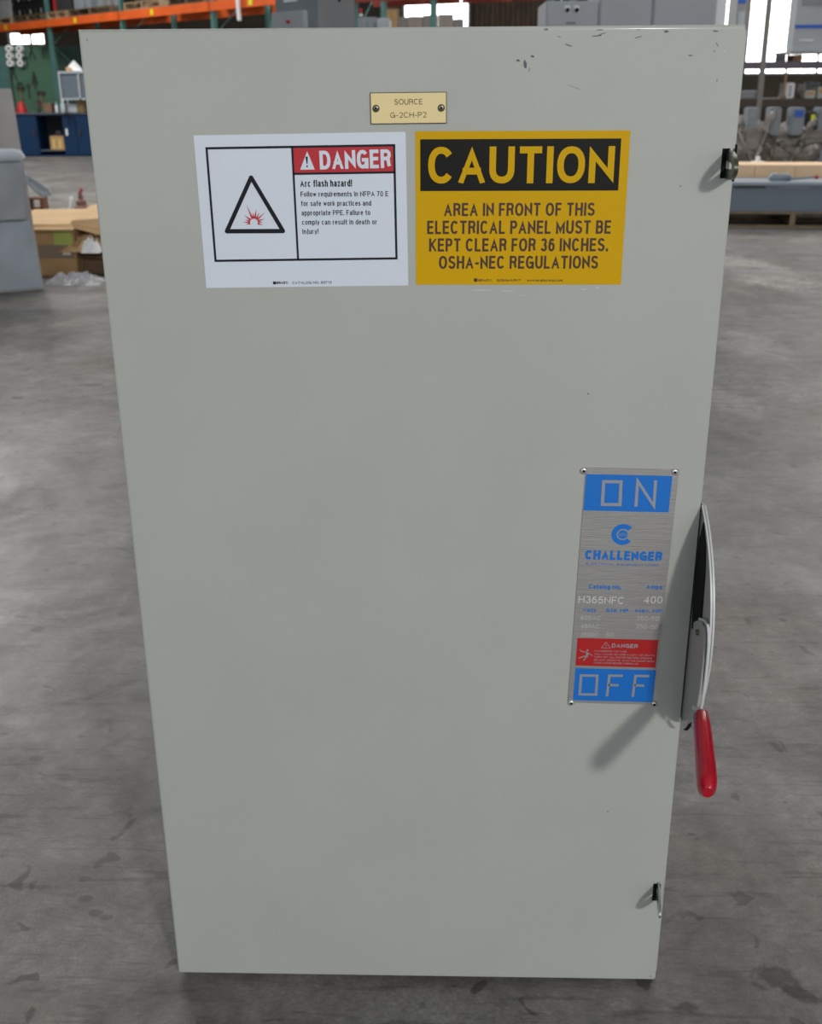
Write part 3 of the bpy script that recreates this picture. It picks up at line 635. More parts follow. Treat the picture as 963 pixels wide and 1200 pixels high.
mb.build('emblem_wave', M_alu, rp)
mb = MB(); line_xz(mb, [zb_(305, 610), zb_(378, 612), zb_(343, 562)], .0006, PY-.0004, True); line_xz(mb, [zb_(342, 578), zb_(342, 602)], .0006, PY-.0004)
mb.build('alert_triangle', M_pon, rp)
mb = MB()
for pl, wd in [([(185, 640), (192, 660), (185, 685)], .0030), ([(190, 645), (232, 672)], .0010), ([(185, 642), (150, 640), (130, 622)], .0010), ([(185, 682), (160, 712)], .0014), ([(182, 675), (150, 682), (122, 694)], .0014)]:
    line_xz(mb, [zb_(*p) for p in pl], wd, PY-.0004)
c2 = zb_(194, 628); poly_xz(mb, [(c2[0]+.0014*math.cos(2*PI*k/10), c2[1]+.0014*math.sin(2*PI*k/10)) for k in range(10)], PY-.0004)
mb.build('shock_pictogram', M_pon, rp)
for z, X, Y in [(za, 163, 112), (za, 897, 122), (zb_, 62, 1053), (zb_, 730, 1063)]:
    u = z(X, Y)
    rv = MB().lathe((u[0], PY, u[1]), (0, -1, 0), [(.0044, 0), (.0043, .0008), (.0032, .0019), (.0020, .0022), (.0016, .0014)], 20).build('rivet', M_rivet, rp, smooth=True)
    MB().cyl((u[0], PY-.0016, u[1]), (u[0], PY-.0024, u[1]), .0016, 10).build('rivet_hole', M_black, rp)

# ---- paint chips and scuffs on the door (flat marks)
mb = MB()
def scuff(px, py, w_, h_, a):
    x, z = dp(px, py); ca, sa = math.cos(a), math.sin(a); n = 7; pts = []
    for k in range(n):
        t = 2*PI*k/n; rr = random.uniform(.7, 1.1); X, Z = w_/2*rr*math.cos(t), h_/2*rr*math.sin(t)
        pts.append((x + X*ca - Z*sa, z + X*sa + Z*ca))
    poly_xz(mb, pts, -.0001, .0001)
for q in [(607, 71, .006, .003, -.3), (615, 75, .005, .011, .1), (624, 66, .005, .003, 0), (699, 42, .016, .0015, .1), (706, 39.5, .012, .0012, .3), (703, 35, .010, .0012, 0), (666, 53, .010, .0015, -.3), (655, 43, .005, .001, -.2),
          (640, 34.5, .006, .002, 0), (748, 43.5, .009, .0012, .25), (781, 37, .006, .003, 0), (838, 36.5, .008, .002, 0), (809, 65, .007, .0015, 0), (840, 52, .006, .001, -.9), (837, 60, .002, .002, 0), (689, 461.5, .004, .0018, -.5),
          (797, 218, .002, .002, 0), (712, 951, .004, .002, 0), (748, 34.5, .006, .001, 0), (102, 47, .001, .004, .2), (620, 82, .001, .006, -.2), (672, 102, .022, .0005, -.35), (840, 94, .001, .004, 0), (762, 1144, .003, .002, 0)]:
    scuff(*q)
mb.build('paint_chips', M_chip, door)['kind'] = 'stuff'
mb = MB()
for q in [(565, 340, .030, .0012, .02), (594, 341, .022, .0012, 0), (684, 339, .008, .0012, 0), (849, 60, .0015, .002, 0), (612, 346, .012, .0008, 0), (700, 337, .0025, .003, 0)]: scuff(*q)
mb.build('adhesive_residue', mat('adhesive_residue', rgb(190, 192, 190), .5), door)['kind'] = 'stuff'

# ================================================================== background
M_grey = mat('machine_grey', rgb(128, 137, 144), 0.5, var=0.08, scale=3)
M_grey2 = mat('dusty_grey', rgb(138, 141, 144), 0.6, var=0.12, scale=3)
M_lgrey = mat('pale_machine_grey', rgb(168, 174, 180), 0.5, var=0.04, scale=3)
M_dark = mat('dark_steel', rgb(46, 46, 48), 0.6, var=0.2, scale=4)
M_dred = mat('rack_orange', rgb(214, 92, 34), 0.5, var=0.12, scale=3)
M_red_shaded = mat('rack_red_shaded', rgb(120, 40, 26), 0.6, var=0.15, scale=3)  # beams of the back-lit second rack, shade painted into a darker red
M_teal = mat('rack_teal', rgb(70, 112, 108), 0.55, var=0.12, scale=3)
M_wood = mat('pallet_wood', rgb(150, 128, 98), 0.8, var=0.25, scale=6, stretch=(1, 6, 6))
M_wood2 = mat('pallet_wood_dark', rgb(96, 80, 60), 0.85, var=0.25, scale=6)
M_card = mat('kraft_cardboard', rgb(196, 164, 122), 0.8, var=0.08, scale=5)
M_card2 = mat('brown_cardboard', rgb(172, 140, 98), 0.8, var=0.12, scale=5)
M_card3 = mat('dark_cardboard', rgb(116, 90, 68), 0.8, var=0.15, scale=5)
M_green = mat('green_pegboard', rgb(58, 96, 74), 0.7, var=0.15, scale=1.5)
M_greend = mat('dark_green_panel', rgb(34, 60, 52), 0.7, var=0.15, scale=1.5)
M_bcab = mat('cobalt_cabinet', rgb(10, 44, 78), 0.5, spec=0.3, var=0.08, scale=2)
M_bdk = mat('cabinet_inside', rgb(16, 22, 34), 0.7)
M_plas = mat('crumpled_clear_film', rgb(196, 198, 204), 0.18, var=0.1, scale=12, alpha=0.55, spec=0.8)
M_wrap = mat('dusty_stretch_wrap', rgb(116, 110, 104), 0.3, var=0.4, scale=7, bump=0.9, bscale=16, spec=0.7, stretch=(1, 1, 3))
M_bluelab = mat('blue_label', rgb(40, 92, 190), 0.5)
M_yellab = mat('yellow_label', rgb(214, 220, 30), 0.5)
M_whiteo = mat('white_plastic', rgb(226, 228, 230), 0.45)
M_redo = mat('red_plastic', rgb(170, 26, 30), 0.45)
M_beige = mat('beige_machine', rgb(178, 176, 164), 0.5, var=0.06)
M_blued = mat('blue_drum_plastic', rgb(24, 66, 140), 0.4)
M_glass = mat('hazy_glass', rgb(96, 108, 118), 0.25, var=0.05, spec=0.7)
M_cyl = mat('pale_steel_tube', rgb(150, 156, 160), 0.4, metal=0.3)

def zat(px, py, Y): return at(px, py, Y).z
def xat(px, Y, py=60): return at(px, py, Y).x

# ---- generic pallet
def pallet(lx, ly, label, group, loc, rz, m=None, h=.13, cat='pallet'):
    m = m or M_wood2; t = thing('pallet', label, cat, loc, rz, group); n = 6; th = .018
    for i in range(n):
        y = -ly/2 + (ly-.09)*i/(n-1)
        MB().box((-lx/2, y, h-th), (lx/2, y+.09, h)).build('deck_board', m, t)
    for i in range(3):
        x = -lx/2 + (lx-.05)*i/2
        MB().box((x, -ly/2, th), (x+.05, ly/2, h-th)).build('stringer', m, t)
    for i in range(3):
        y = -ly/2 + (ly-.09)*i/2
        MB().box((-lx/2, y, 0), (lx/2, y+.09, th)).build('bottom_board', m, t)
    return t

# ---- pallet racks
BH = 2.58                                    # height of the beam tops
def rack(label, Pa, Pb, posts, mbeam, mpost, H=4.2, depth=1.05, zb=(BH,), bt=.14, stickers=(), group=None, pw=.09, single=()):
    a = math.atan2(Pb[1]-Pa[1], Pb[0]-Pa[0]); t = thing('pallet_rack', label, 'storage rack', (Pa[0], Pa[1], 0), a, group)
    L = math.hypot(Pb[0]-Pa[0], Pb[1]-Pa[1])
    for s_ in posts:
        for y in ((0,) if s_ in single else (0, depth)):
            po = MB().box((s_-pw/2, y-.035, 0), (s_+pw/2, y+.035, H)).build('upright', mpost, t, label='painted steel upright')
            if y == 0: MB().box((s_-.09, -.07, 0), (s_+.09, .07, .008)).build('foot_plate', mpost, po)
        if s_ not in single: MB().tube([(s_, 0.03, .3), (s_, depth-.03, 1.2), (s_, .03, 2.1), (s_, depth-.03, 3.0), (s_, .03, 3.9)], .012, 6).build('frame_brace', mpost, t)
    ed = [0] + [p for p in posts if 0.3 < p < L-.3] + [L]
    for z in zb:
        for s0, s1 in zip(ed[:-1], ed[1:]):
            for y in (0, depth):
                yo = -.075 if y == 0 else .04
                MB().box((s0+.02, y+yo, z-bt), (s1-.02, y+yo+.04, z)).build('beam', mbeam, t)
    for s_ in stickers:
        MB().box((s_-.05, -.077, BH-.115), (s_+.05, -.075, BH-.02)).build('load_sticker', M_yellab, t, label='yellow sticker on the beam')
    return t, a, L
def onbeam(Pa, a, s_, off=0.0):
    return (Pa[0]+s_*math.cos(a)-off*math.sin(a), Pa[1]+s_*math.sin(a)+off*math.cos(a))
# the line of the orange rack recedes to the left
DA, DB = 25.2, 16.6
Pa = at(0, 60, DA).xy; Pb = at(335, 60, DB).xy
def sfrac(px):                               # where a sight line crosses the rack front
    d = pray(px, 60).xy; o = CAM.xy; e = Pb-Pa
    den = d.x*e.y - d.y*e.x; w_ = Pa-o; t = (w_.x*e.y - w_.y*e.x)/den; P = o + d*t
    return (P-Pa).dot(e.normalized())
Pa2 = Pa - (Pb-Pa).normalized()*1.5; sh = 1.5
po = [sfrac(p)+sh for p in (61, 147, 253)]
rk, ra, rL = rack('long orange beam storage rack with teal uprights on the left', Pa2, Pb, [po[0], po[1], po[2], (Pb-Pa2).length-.1], M_dred, M_teal, stickers=[sfrac(p)+sh for p in (14, 96, 186, 301)])
# pallets and goods on the orange beams
def goods(px0, px1, label, kind, m=None, h=.5, hp=.13, dep=.8, group=None, offp=.5):
    s0, s1 = sfrac(px0)+sh, sfrac(px1)+sh; x, y = onbeam(Pa2, ra, (s0+s1)/2, offp); return s0, s1, (x, y)
for i, (p0, p1, lab) in enumerate([(-24, 20, 'dark wooden pallet on the orange beam below the white and black cases'), (22, 56, 'dark wooden pallet at the teal post under black crates'), (62, 86, 'wooden pallet under the black machine on the orange rack'),
                                 (88, 138, 'wooden pallet under grey plastic crates on the orange rack'), (152, 196, 'wooden pallet under the blue drums on the orange rack'), (204, 247, 'wooden pallet under white cartons on the orange rack'), (262, 318, 'wooden pallet at the right end of the orange rack')]):
    s0, s1, (x, y) = goods(p0, p1, lab, 0)
    pallet(s1-s0-.04, 1.1, lab, 'pallets on the orange rack', (x, y, BH), ra, M_wood2 if i % 2 else M_wood)
ZP = BH+.13
def box_on(px0, px1, h, label, name, cat, m, z=ZP, dep=.7, off=.45, details=None, bev=.01, group=None):
    s0, s1, (x, y) = goods(px0, px1, label, 0, offp=off); t = thing(name, label, cat, (x, y, z), ra, group); w_ = (s1-s0)
    MB().box((-w_/2, -dep/2, 0), (w_/2, dep/2, h)).build('body', m, t, bevel=bev)
    if details: details(t, w_, dep, h)
    return t
def lid(m): 
    def f_(t, w_, d_, h_): MB().box((-w_/2-.01, -d_/2-.01, h_*.86), (w_/2+.01, d_/2+.01, h_)).build('lid', m, t)
    return f_
box_on(-6, 13, .38, 'pale grey transit case on the orange rack, far left', 'transit_case', 'case', M_grey2, details=lid(M_grey2))
def slots_(t, w_, d_, h_):
    for i in range(6):
        x = -w_/2 + w_*(i+.5)/6; MB().box((x-.02, -d_/2-.012, .03), (x+.02, -d_/2, .12)).build('handle_slot', M_cyl if i % 2 else M_dark, t)
for i, z in enumerate((ZP, ZP+.26)):
    box_on(15, 52, .25, 'black plastic crate %s on the orange rack, left of the teal post' % ('lower of two' if i == 0 else 'upper of two'), 'plastic_crate', 'crate', M_black, z=z, details=slots_, group='black crates on the rack')
def mach(t, w_, d_, h_):
    MB().cyl((0, -d_/2-.05, h_*.6), (0, -d_/2, h_*.6), .12, 14).build('dial', M_dark, t)
    MB().box((-w_/2, -d_/2-.02, .02), (-w_/2+.08, -d_/2, h_)).build('red_strip', M_redo, t)
box_on(64, 84, .7, 'black machine with red strip on the orange rack', 'machine', 'machine', M_dark, details=mach)
for i, (p0, p1) in enumerate([(87, 99), (100, 106)]):
    box_on(p0, p1, .55, 'grey plastic bin on the orange rack, %s' % ('left of the narrow one' if i == 0 else 'narrow, between wide bin and pale tubes'), 'storage_bin', 'bin', M_grey, details=lid(M_lgrey))
for i, px in enumerate((112, 120.5, 129)):
    s0, _, (x, y) = goods(px, px, '', 0, offp=.25); t = thing('steel_tube', '%s upright pale steel tube on the orange rack' % ('left', 'middle', 'right')[i], 'tube', (x, y, ZP), ra, 'pale tubes on the rack')
    MB().lathe((0, 0, 0), (0, 0, 1), [(.06, 0), (.07, .02), (.07, .7), (.05, .72)], 18).build('shell', M_cyl, t, smooth=True)
for i, px in enumerate((178, 186)):
    s0, _, (x, y) = goods(px, px, '', 0, offp=.4); t = thing('plastic_drum', '%s blue plastic drum on the orange rack' % ('left', 'right')[i], 'drum', (x, y, ZP), ra, 'blue drums')
    MB().lathe((0, 0, 0), (0, 0, 1), [(.05, 0), (.06, .02), (.06, .3), (.063, .31), (.06, .32), (.06, .6), (.04, .64)], 18).build('shell', M_blued, t, smooth=True)
    MB().cyl((.0, 0, .64), (.0, 0, .67), .02, 10).build('bung', M_whiteo, t)
for i, (p0, p1) in enumerate([(215, 224), (229, 237)]):
    box_on(p0, p1, .4, '%s white carton on the orange rack' % ('left', 'right')[i], 'carton', 'box', M_whiteo, off=.3, dep=.4, group='white cartons')
box_on(157, 172, .35, 'dark toolbox on the orange rack left of the blue drums', 'toolbox', 'toolbox', M_dark, details=lid(M_dark))
box_on(270, 312, .6, 'brown carton at the right end of the orange rack', 'carton', 'box', M_card3, off=.5, dep=.6)
# hanging white tube at the orange beam
s0 = sfrac(291)+sh; x, y = onbeam(Pa2, ra, s0, -.14)
hz_ = at(292, 24, y).z
t = thing('hanging_tube', 'white plastic tube hanging in front of the orange beam', 'tube', (x, y, hz_), ra)
MB().tube([(-.02, 0, .65), (0, 0, .35), (.01, 0, .05), (.02, 0, 0)], .035, 10).build('tube_body', M_whiteo, t, smooth=True)
MB().cyl((-.02, 0, .64), (-.02, 0.10, .66), .012, 8).build('hook', M_dark, t)

# ---- second rack behind the middle
Pc = at(400, 8, 18.8).xy; Pd = at(660, 2, 17.2).xy
e2 = (Pd-Pc).normalized(); L2 = (Pd-Pc).length
def s2(px):
    d = pray(px, 10).xy; o = CAM.xy; e = Pd-Pc; den = d.x*e.y-d.y*e.x; w_ = Pc-o; t = (w_.x*e.y-w_.y*e.x)/den
    return ((o+d*t)-Pc).dot(e2)
rk2, rb, _ = rack('rust red beam storage rack, shade painted into the red, behind the middle of the big enclosure', Pc, Pd, [s2(416), s2(508), s2(645)], M_red_shaded, M_teal, bt=.10, zb=(BH+.10,), single=(s2(508),))
for i, (p0, p1) in enumerate([(420, 460), (463, 503), (513, 560), (566, 630)]):
    s0, s1 = s2(p0), s2(p1); c_ = Pc + e2*((s0+s1)/2) + Vector((-e2.y, e2.x))*.5
    pallet(s1-s0-.03, 1.1, ['leftmost', 'second from left', 'third from left', 'rightmost'][i] + ' pale wooden pallet on the rust red rack', 'pallets on the rust red rack', (c_.x, c_.y, BH+.10), rb, M_wood)

# ---- grey two-faced cabinet behind the top edge, centre left
Yc = 5.0
ca = at(323, 20, Yc); cb = at(371, 20, Yc-.28); cc2 = at(416, 20, Yc)
def prism_cab(name, label, cat, base, top, m):
    t = thing(name, label, cat, (sum(p[0] for p in base)/len(base), sum(p[1] for p in base)/len(base), 0)); o = t.location
    MB().prism([(p[0]-o.x, p[1]-o.y, 0) for p in base], (0, 0, top)).build('body', m, t, bevel=.004); return t
back = Vector((0, .6))
cab = prism_cab('control_cabinet', 'tall grey control cabinet seen on its corner behind the big enclosure', 'cabinet', [ca.xy, cb.xy, cc2.xy, (cc2.xy+ca.xy)/2 + back], 2.2, M_grey)
o = cab.location; dirL = (cb.xy-ca.xy).normalized(); nl = Vector((dirL.y, -dirL.x)); aL = math.atan2(dirL.y, dirL.x)
wl = (cb.xy-ca.xy).length
zc0, zc1 = 1.45, zat(340, 15, Yc)
hb = MB().box((0.0, -.03, zc0), (wl*.80, 0, zc1)).build('cover_box', M_lgrey, cab, bevel=.004); hb.location = (ca.x-o.x, ca.y-o.y, 0); hb.rotation_euler = (0, 0, aL)
kb = MB().cyl((wl*.45, -.045, zc1-.05), (wl*.45, -.03, zc1-.05), .008, 12).build('red_button', M_redo, cab); kb.location = hb.location; kb.rotation_euler = hb.rotation_euler
lb = MB().box((wl*.22, -.002, zat(335, 4, Yc)), (wl*.55, 0, zat(335, -6, Yc))).build('paper_label', M_whiteo, cab); lb.location = hb.location; lb.rotation_euler = hb.rotation_euler
dR = (cc2.xy-cb.xy).normalized(); aR = math.atan2(dR.y, dR.x)
dk = MB().cyl((.19, -.004, zat(408, 1, Yc)), (.19, 0, zat(408, 1, Yc)), .013, 12).build('key_hole', M_black, cab); dk.location = (cb.x-o.x, cb.y-o.y, 0); dk.rotation_euler = (0, 0, aR)
cov = MB().box((.01, -.003, .1), ((cc2.xy-cb.xy).length-.01, 0, 2.15)).build('door_panel', M_grey2, cab); cov.location = dk.location; cov.rotation_euler = dk.rotation_euler

# ---- low grey machines right of it, and dark stacked stock under the middle window
def simple(name, label, cat, px0, px1, pyt, Y, dep, m, bev=.01, z0=0.0, det=None, group=None):
    x0, x1 = xat(px0, Y, pyt), xat(px1, Y, pyt); zt_ = zat(px0, pyt, Y)
    t = thing(name, label, cat, ((x0+x1)/2, Y+dep/2, z0), 0, group); w_ = x1-x0
    MB().box((-w_/2, -dep/2, 0), (w_/2, dep/2, zt_-z0)).build('body', m, t, bevel=bev)
    if det: det(t, w_, dep, zt_-z0)
    return t
def doors(m):
    def f_(t, w_, d_, h_):
        MB().box((-w_/2+.03, -d_/2-.012, .08), (-.005, -d_/2, h_-.04)).build('door_leaf', m, t)
        MB().box((.005, -d_/2-.012, .08), (w_/2-.03, -d_/2, h_-.04)).build('door_leaf', m, t)
        MB().box((.03, -d_/2-.03, h_*.5), (.05, -d_/2-.012, h_*.58)).build('handle', M_dark, t)
    return f_
simple('control_cabinet', 'blue grey steel cabinet low behind the rust red rack, left part', 'cabinet', 419, 441, 20, 12.0, .6, M_grey, det=doors(M_grey))
simple('control_cabinet', 'pale grey steel cabinet beside the blue grey one', 'cabinet', 442, 456, 21, 11.6, .6, M_lgrey, det=doors(M_lgrey))
simple('steel_bottle', 'white capped bottle standing on the blue grey steel cabinet', 'bottle', 420.5, 424, 14, 12.1, .12, M_whiteo, z0=zat(419, 20, 12.0), bev=.02, det=lambda t, w_, d_, h_: MB().cyl((0, 0, h_), (0, 0, h_+.04), .015, 8).build('cap', M_redo, t))
simple('storage_locker', 'brown wooden locker left of the middle window', 'locker', 450, 467, 9, 27.5, .6, M_card3, det=doors(M_card2))
M_dk2 = mat('dim_grey_locker', rgb(100, 97, 96), .7, var=.1); M_dk3 = mat('dim_brown_locker', rgb(116, 108, 100), .7, var=.1)
for i, (p0, p1, pt_, m) in enumerate([(466, 477, 20, M_dk2), (477.2, 495, 19, M_dk3), (495.2, 513, 17.5, M_dk2), (513.2, 531.5, 16.5, M_dk3), (531.7, 543.5, 22, M_dk2)]):
    simple('stock_locker', ['leftmost narrow grey', 'second, brownish', 'middle grey', 'fourth, tallest brownish', 'rightmost low grey'][i] + ' locker under the bright middle window', 'locker', p0, p1, pt_, 25.0, .6, m, det=doors(m), group='lockers under the middle window')

# ---- pale grey switchgear behind the right half
Ys = 7.0
sx0, sx1 = xat(639.5, Ys, 10), xat(838, Ys, 10); zt_ = zat(640, 1, Ys)
sg = thing('switchgear_cabinet', 'wide pale grey switchgear line-up with two rotary switches behind the big enclosure', 'cabinet', ((sx0+sx1)/2, Ys+.35, 0)); ox = sg.location.x
j1, j2 = xat(702, Ys, 10), xat(765, Ys, 10)
for i, (a, b, zz) in enumerate([(sx0, j1, zt_), (j1, j2, zt_+.07), (j2, sx1, zt_+.07)]):
    sec = MB().box((a-ox+.002, -.33, 0), (b-ox-.002, .35, zz)).build('cabinet_section', M_lgrey, sg, bevel=.003)
    MB().box((a-ox+.012, -.345, .1), (b-ox-.012, -.33, zz-.012)).build('front_panel', M_lgrey, sec, bevel=.003)
for px in (664.5, 675.5):
    x = xat(px, Ys, 13)-ox; z = zat(px, 12, Ys)
    sw = MB().box((x-.018, -.352, z-.018), (x+.018, -.345, z+.030)).build('switch_plate', M_whiteo, sg)
    MB().cyl((x, -.375, z), (x, -.352, z), .014, 14).build('switch_knob', M_black, sw)
MB().box((xat(668, Ys, 26)-ox-.03, -.348, zat(668, 27, Ys)-.004), (xat(668, Ys, 26)-ox+.04, -.345, zat(668, 27, Ys)+.003)).build('name_strip', M_dark, sg)

# ---- white partition, machine with blue stripe, right edge
simple('partition_board', 'white board standing right of the grey switchgear', 'board', 839, 854, -20, 9.0, .05, M_whiteo, bev=.003, det=lambda t, w_, d_, h_: MB().box((-w_/2, -d_/2-.01, 0), (-w_/2+.02, -d_/2, h_)).build('edge_strip', M_lgrey, t))
def stripe(zf0, zf1):
    def f_(t, w_, d_, h_):
        MB().box((-w_/2, -d_/2-.004, zf0), (w_/2, -d_/2, zf1)).build('blue_stripe', M_bluelab, t)
        MB().box((-w_/2+.02, -d_/2-.003, .05), (w_/2-.02, -d_/2, zf0-.1)).build('front_panel', M_lgrey, t)
    return f_
Ym = 14.8; zz = zat(872, 2, Ym)
simple('machine_cabinet', 'grey machine cabinet with blue top stripe just beyond the enclosure corner', 'cabinet', 866, 880, -14, Ym, .5, M_grey2, det=stripe(zz-.02, zz+.03))

# ---- right-hand rack with shelves
Yr = 13.2
rx0, rx1 = xat(850, Yr, 100), xat(1060, Yr, 100)
r3 = thing('steel_shelving', 'dark steel shelving with goods on the right', 'storage rack', ((rx0+rx1)/2, Yr+.5, 0)); ox = r3.location.x
zs_top, zs_mid, zs_low = zat(900, 60, Yr), zat(900, 72, Yr), zat(900, 116, Yr)
M_rail = mat('lilac_grey_rail', rgb(96, 92, 104), 0.55); M_post = mat('post_grey', rgb(128, 126, 122), .5)
for px in (893, 1045):
    for y in (-.5, .46):
        MB().box((xat(px, Yr, 90)-ox-.03, y, 0), (xat(px, Yr, 90)-ox+.03, y+.05, 3.4)).build('upright', M_post, r3)
MB().box((xat(925, Yr, 60)-ox-.012, -.47, zs_low), (xat(925, Yr, 60)-ox+.012, -.44, zs_mid-.085)).build('thin_post', M_wood, r3)
MB().box((rx0-ox, -.46, zs_mid-.08), (rx1-ox, .46, zs_mid)).build('shelf', M_rail, r3)
MB().box((rx0-ox, -.49, zs_low-.09), (rx1-ox, .49, zs_low)).build('shelf', mat('shelf_brown', rgb(74, 64, 56), .7), r3)
x_ = xat(928, Yr, 60); MB().box((x_-ox, -.46, zs_top-.02), (rx1-ox, .46, zs_top)).build('shelf', M_lgrey, r3)
MB().box((x_-ox, -.2, zs_mid), (x_-ox+.02, .2, zs_top-.02)).build('shelf_bracket', M_dark, r3)
MB().box((x_-ox+1.6, -.2, zs_mid), (x_-ox+1.62, .2, zs_top-.02)).build('shelf_bracket', M_dark, r3)
# gear on the shelves
def shelfbox(name, label, cat, px0, px1, pyt, z0, m, dep=.5, Y=Yr+.1, det=None, bev=.01, group=None):
    return simple(name, label, cat, px0, px1, pyt, Y, dep, m, bev=bev, z0=z0, det=det, group=group)
shelfbox('machine_cabinet', 'grey machine cabinet with blue stripe on the top right shelf', 'cabinet', 938, 1010, -30, zs_top, M_lgrey, dep=.3, det=lambda t, w_, d_, h_: (
    MB().box((-w_/2, -d_/2-.004, .255), (w_/2, -d_/2, .295)).build('blue_stripe', M_bluelab, t), MB().box((-.30, -d_/2-.004, .115), (-.12, -d_/2, .13)).build('name_strip', M_whiteo, t),
    MB().box((-w_/2+.05, -d_/2-.003, .5), (w_/2-.05, -d_/2, .9)).build('front_panel', M_grey2, t)))
shelfbox('wooden_crate', 'small brown wooden crate under the top right shelf', 'crate', 931, 941, 64, zs_mid, M_card2, dep=.3, Y=Yr+.25)
def meter(t, w_, d_, h_):
    for i in range(4): MB().box((-w_*.12, -d_/2-.005, h_*(.2+.17*i)), (w_*.12, -d_/2, h_*(.27+.17*i))).build('vent_slot', M_dark, t)
def screen(t, w_, d_, h_):
    MB().box((-w_*.35, -d_/2-.006, h_*.45), (w_*.35, -d_/2, h_*.85)).build('display', M_card2, t); MB().box((-w_*.35, -d_/2-.006, h_*.08), (w_*.35, -d_/2, h_*.38)).build('control_strip', M_lgrey, t)
shelfbox('motor_drive', 'white slotted drive unit at the left of the shelf row', 'electrical unit', 921.5, 932, 97, zs_low, M_whiteo, dep=.3, det=meter)
shelfbox('motor_drive', 'grey beige drive unit with low lid behind the slotted one', 'electrical unit', 935, 944.5, 99, zs_low, M_beige, dep=.25, Y=Yr+.45, det=meter)
shelfbox('control_unit', 'beige control unit with brown display on the shelf', 'electrical unit', 944, 956, 106, zs_low, M_beige, dep=.25, Y=Yr+.04, det=screen)
shelfbox('control_unit', 'beige control unit at the right frame edge on the shelf', 'electrical unit', 959, 972, 102, zs_low, M_beige, dep=.3, Y=Yr+.04, det=screen)
shelfbox('motor_drive', 'dark grey drive unit tall behind the beige display unit', 'electrical unit', 947, 962, 96, zs_low, M_grey, dep=.2, Y=Yr+.7, det=meter)
shelfbox('junction_box', 'small grey junction box on the shelf beside the enclosure edge', 'electrical unit', 868, 887, 106, zs_low, M_grey2, dep=.3, det=lambda t, w_, d_, h_: MB().box((-w_/2-.01, -d_/2-.01, h_*.8), (w_/2+.01, d_/2+.01, h_)).build('lid', M_lgrey, t))
shelfbox('push_button', 'small red push button box left of the white drive unit', 'electrical unit', 917.5, 921, 112, zs_low, M_redo, dep=.06, Y=Yr+.05, bev=.006, det=lambda t, w_, d_, h_: MB().cyl((0, -d_/2-.02, h_*.5), (0, -d_/2, h_*.5), w_*.3, 10).build('button', M_dark, t))

# ---- wrapped breakers on a pallet below the shelf
Yb = 11.9
def cloth_lump(name, label, cat, px0, px1, pyt, pyb, Y, dep, m, seed, amp=.05, z0=None, cells=(44, 30), kind=None):
    x0, x1 = xat(px0, Y, pyt), xat(px1, Y, pyt); zt2 = zat(px0, pyt, Y); zb2 = zat(px0, pyb, Y) if z0 is None else z0
    nx, nz = cells; vs = []; fs = []
    prof = [(0, 0), (.03, .3), (.0, .62), (.18, .9), (.45, 1.0), (.8, .97), (1.0, .8), (1.0, 0)]
    for i in range(nx+1):
        for j in range(nz+1):
            t = j/nz*(len(prof)-1); k = min(int(t), len(prof)-2); f2 = t-k
            py_ = prof[k][0]*(1-f2)+prof[k+1][0]*f2; pz_ = prof[k][1]*(1-f2)+prof[k+1][1]*f2
            x = (x1-x0)*i/nx; q = Vector((x*3+seed, py_*2, pz_*3))
            rdg = abs(noise.noise(Vector((x*5+seed+pz_*4, pz_*1.5, seed))))
            a2 = noise.noise(q*1.5)*amp*1.4 + (0.5-rdg)*amp*1.2; edge = min(1, pz_*4)
            vs.append((x-(x1-x0)/2 + noise.noise(q+Vector((9, 0, 0)))*amp*edge, py_*dep - dep/2 - a2*edge*(1 if py_ < .5 else -.4), (zt2-zb2)*pz_*(1+.18*noise.noise(Vector((x*2.4+seed, 7, 1)))*(pz_ > .5))))
    for i in range(nx):
        for j in range(nz): a = i*(nz+1)+j; fs.append((a, a+nz+1, a+nz+2, a+1))
    for i_ in (0, nx): fs.append(tuple(i_*(nz+1)+j for j in range(nz+1)))
    t = thing(name, label, cat, ((x0+x1)/2, Y+dep/2, zb2)); MB().add(vs, fs).build('wrap', m, t, smooth=True); return t, (x1-x0), zt2-zb2, zb2
wp = pallet(2.6, .9, 'low wooden pallet under the film wrapped breakers', 'floor pallets at right', (xat(935, Yb, 190), Yb+.47, 0), 0, M_wood2, h=.14)
cl, cw, ch, cz0 = cloth_lump('wrapped_switchgear', 'row of breakers wrapped in dusty film below the shelf on the right', 'wrapped goods', 858, 1010, 143, 200, Yb, .8, M_wrap, 3.0, .07, z0=.14)
oc = cl.location
for i, (p0, p1, y0, y1) in enumerate([(868, 893, 150, 178), (902, 929, 168, 186), (938, 975, 152, 170), (955, 990, 168, 192)]):
    a, b = at(p0, y1, Yb-.02), at(p1, y0, Yb-.02)
    MB().box((a.x-oc.x, -.46, a.z-oc.z), (b.x-oc.x, -.25, b.z-oc.z)).build('breaker_body', M_wrap if i != 3 else M_grey, cl, bevel=.03)
M_strap = mat('wrap_film_band', rgb(132, 128, 124), 0.35, var=.3, scale=14, spec=.7, alpha=.85)
rng = random.Random(4)
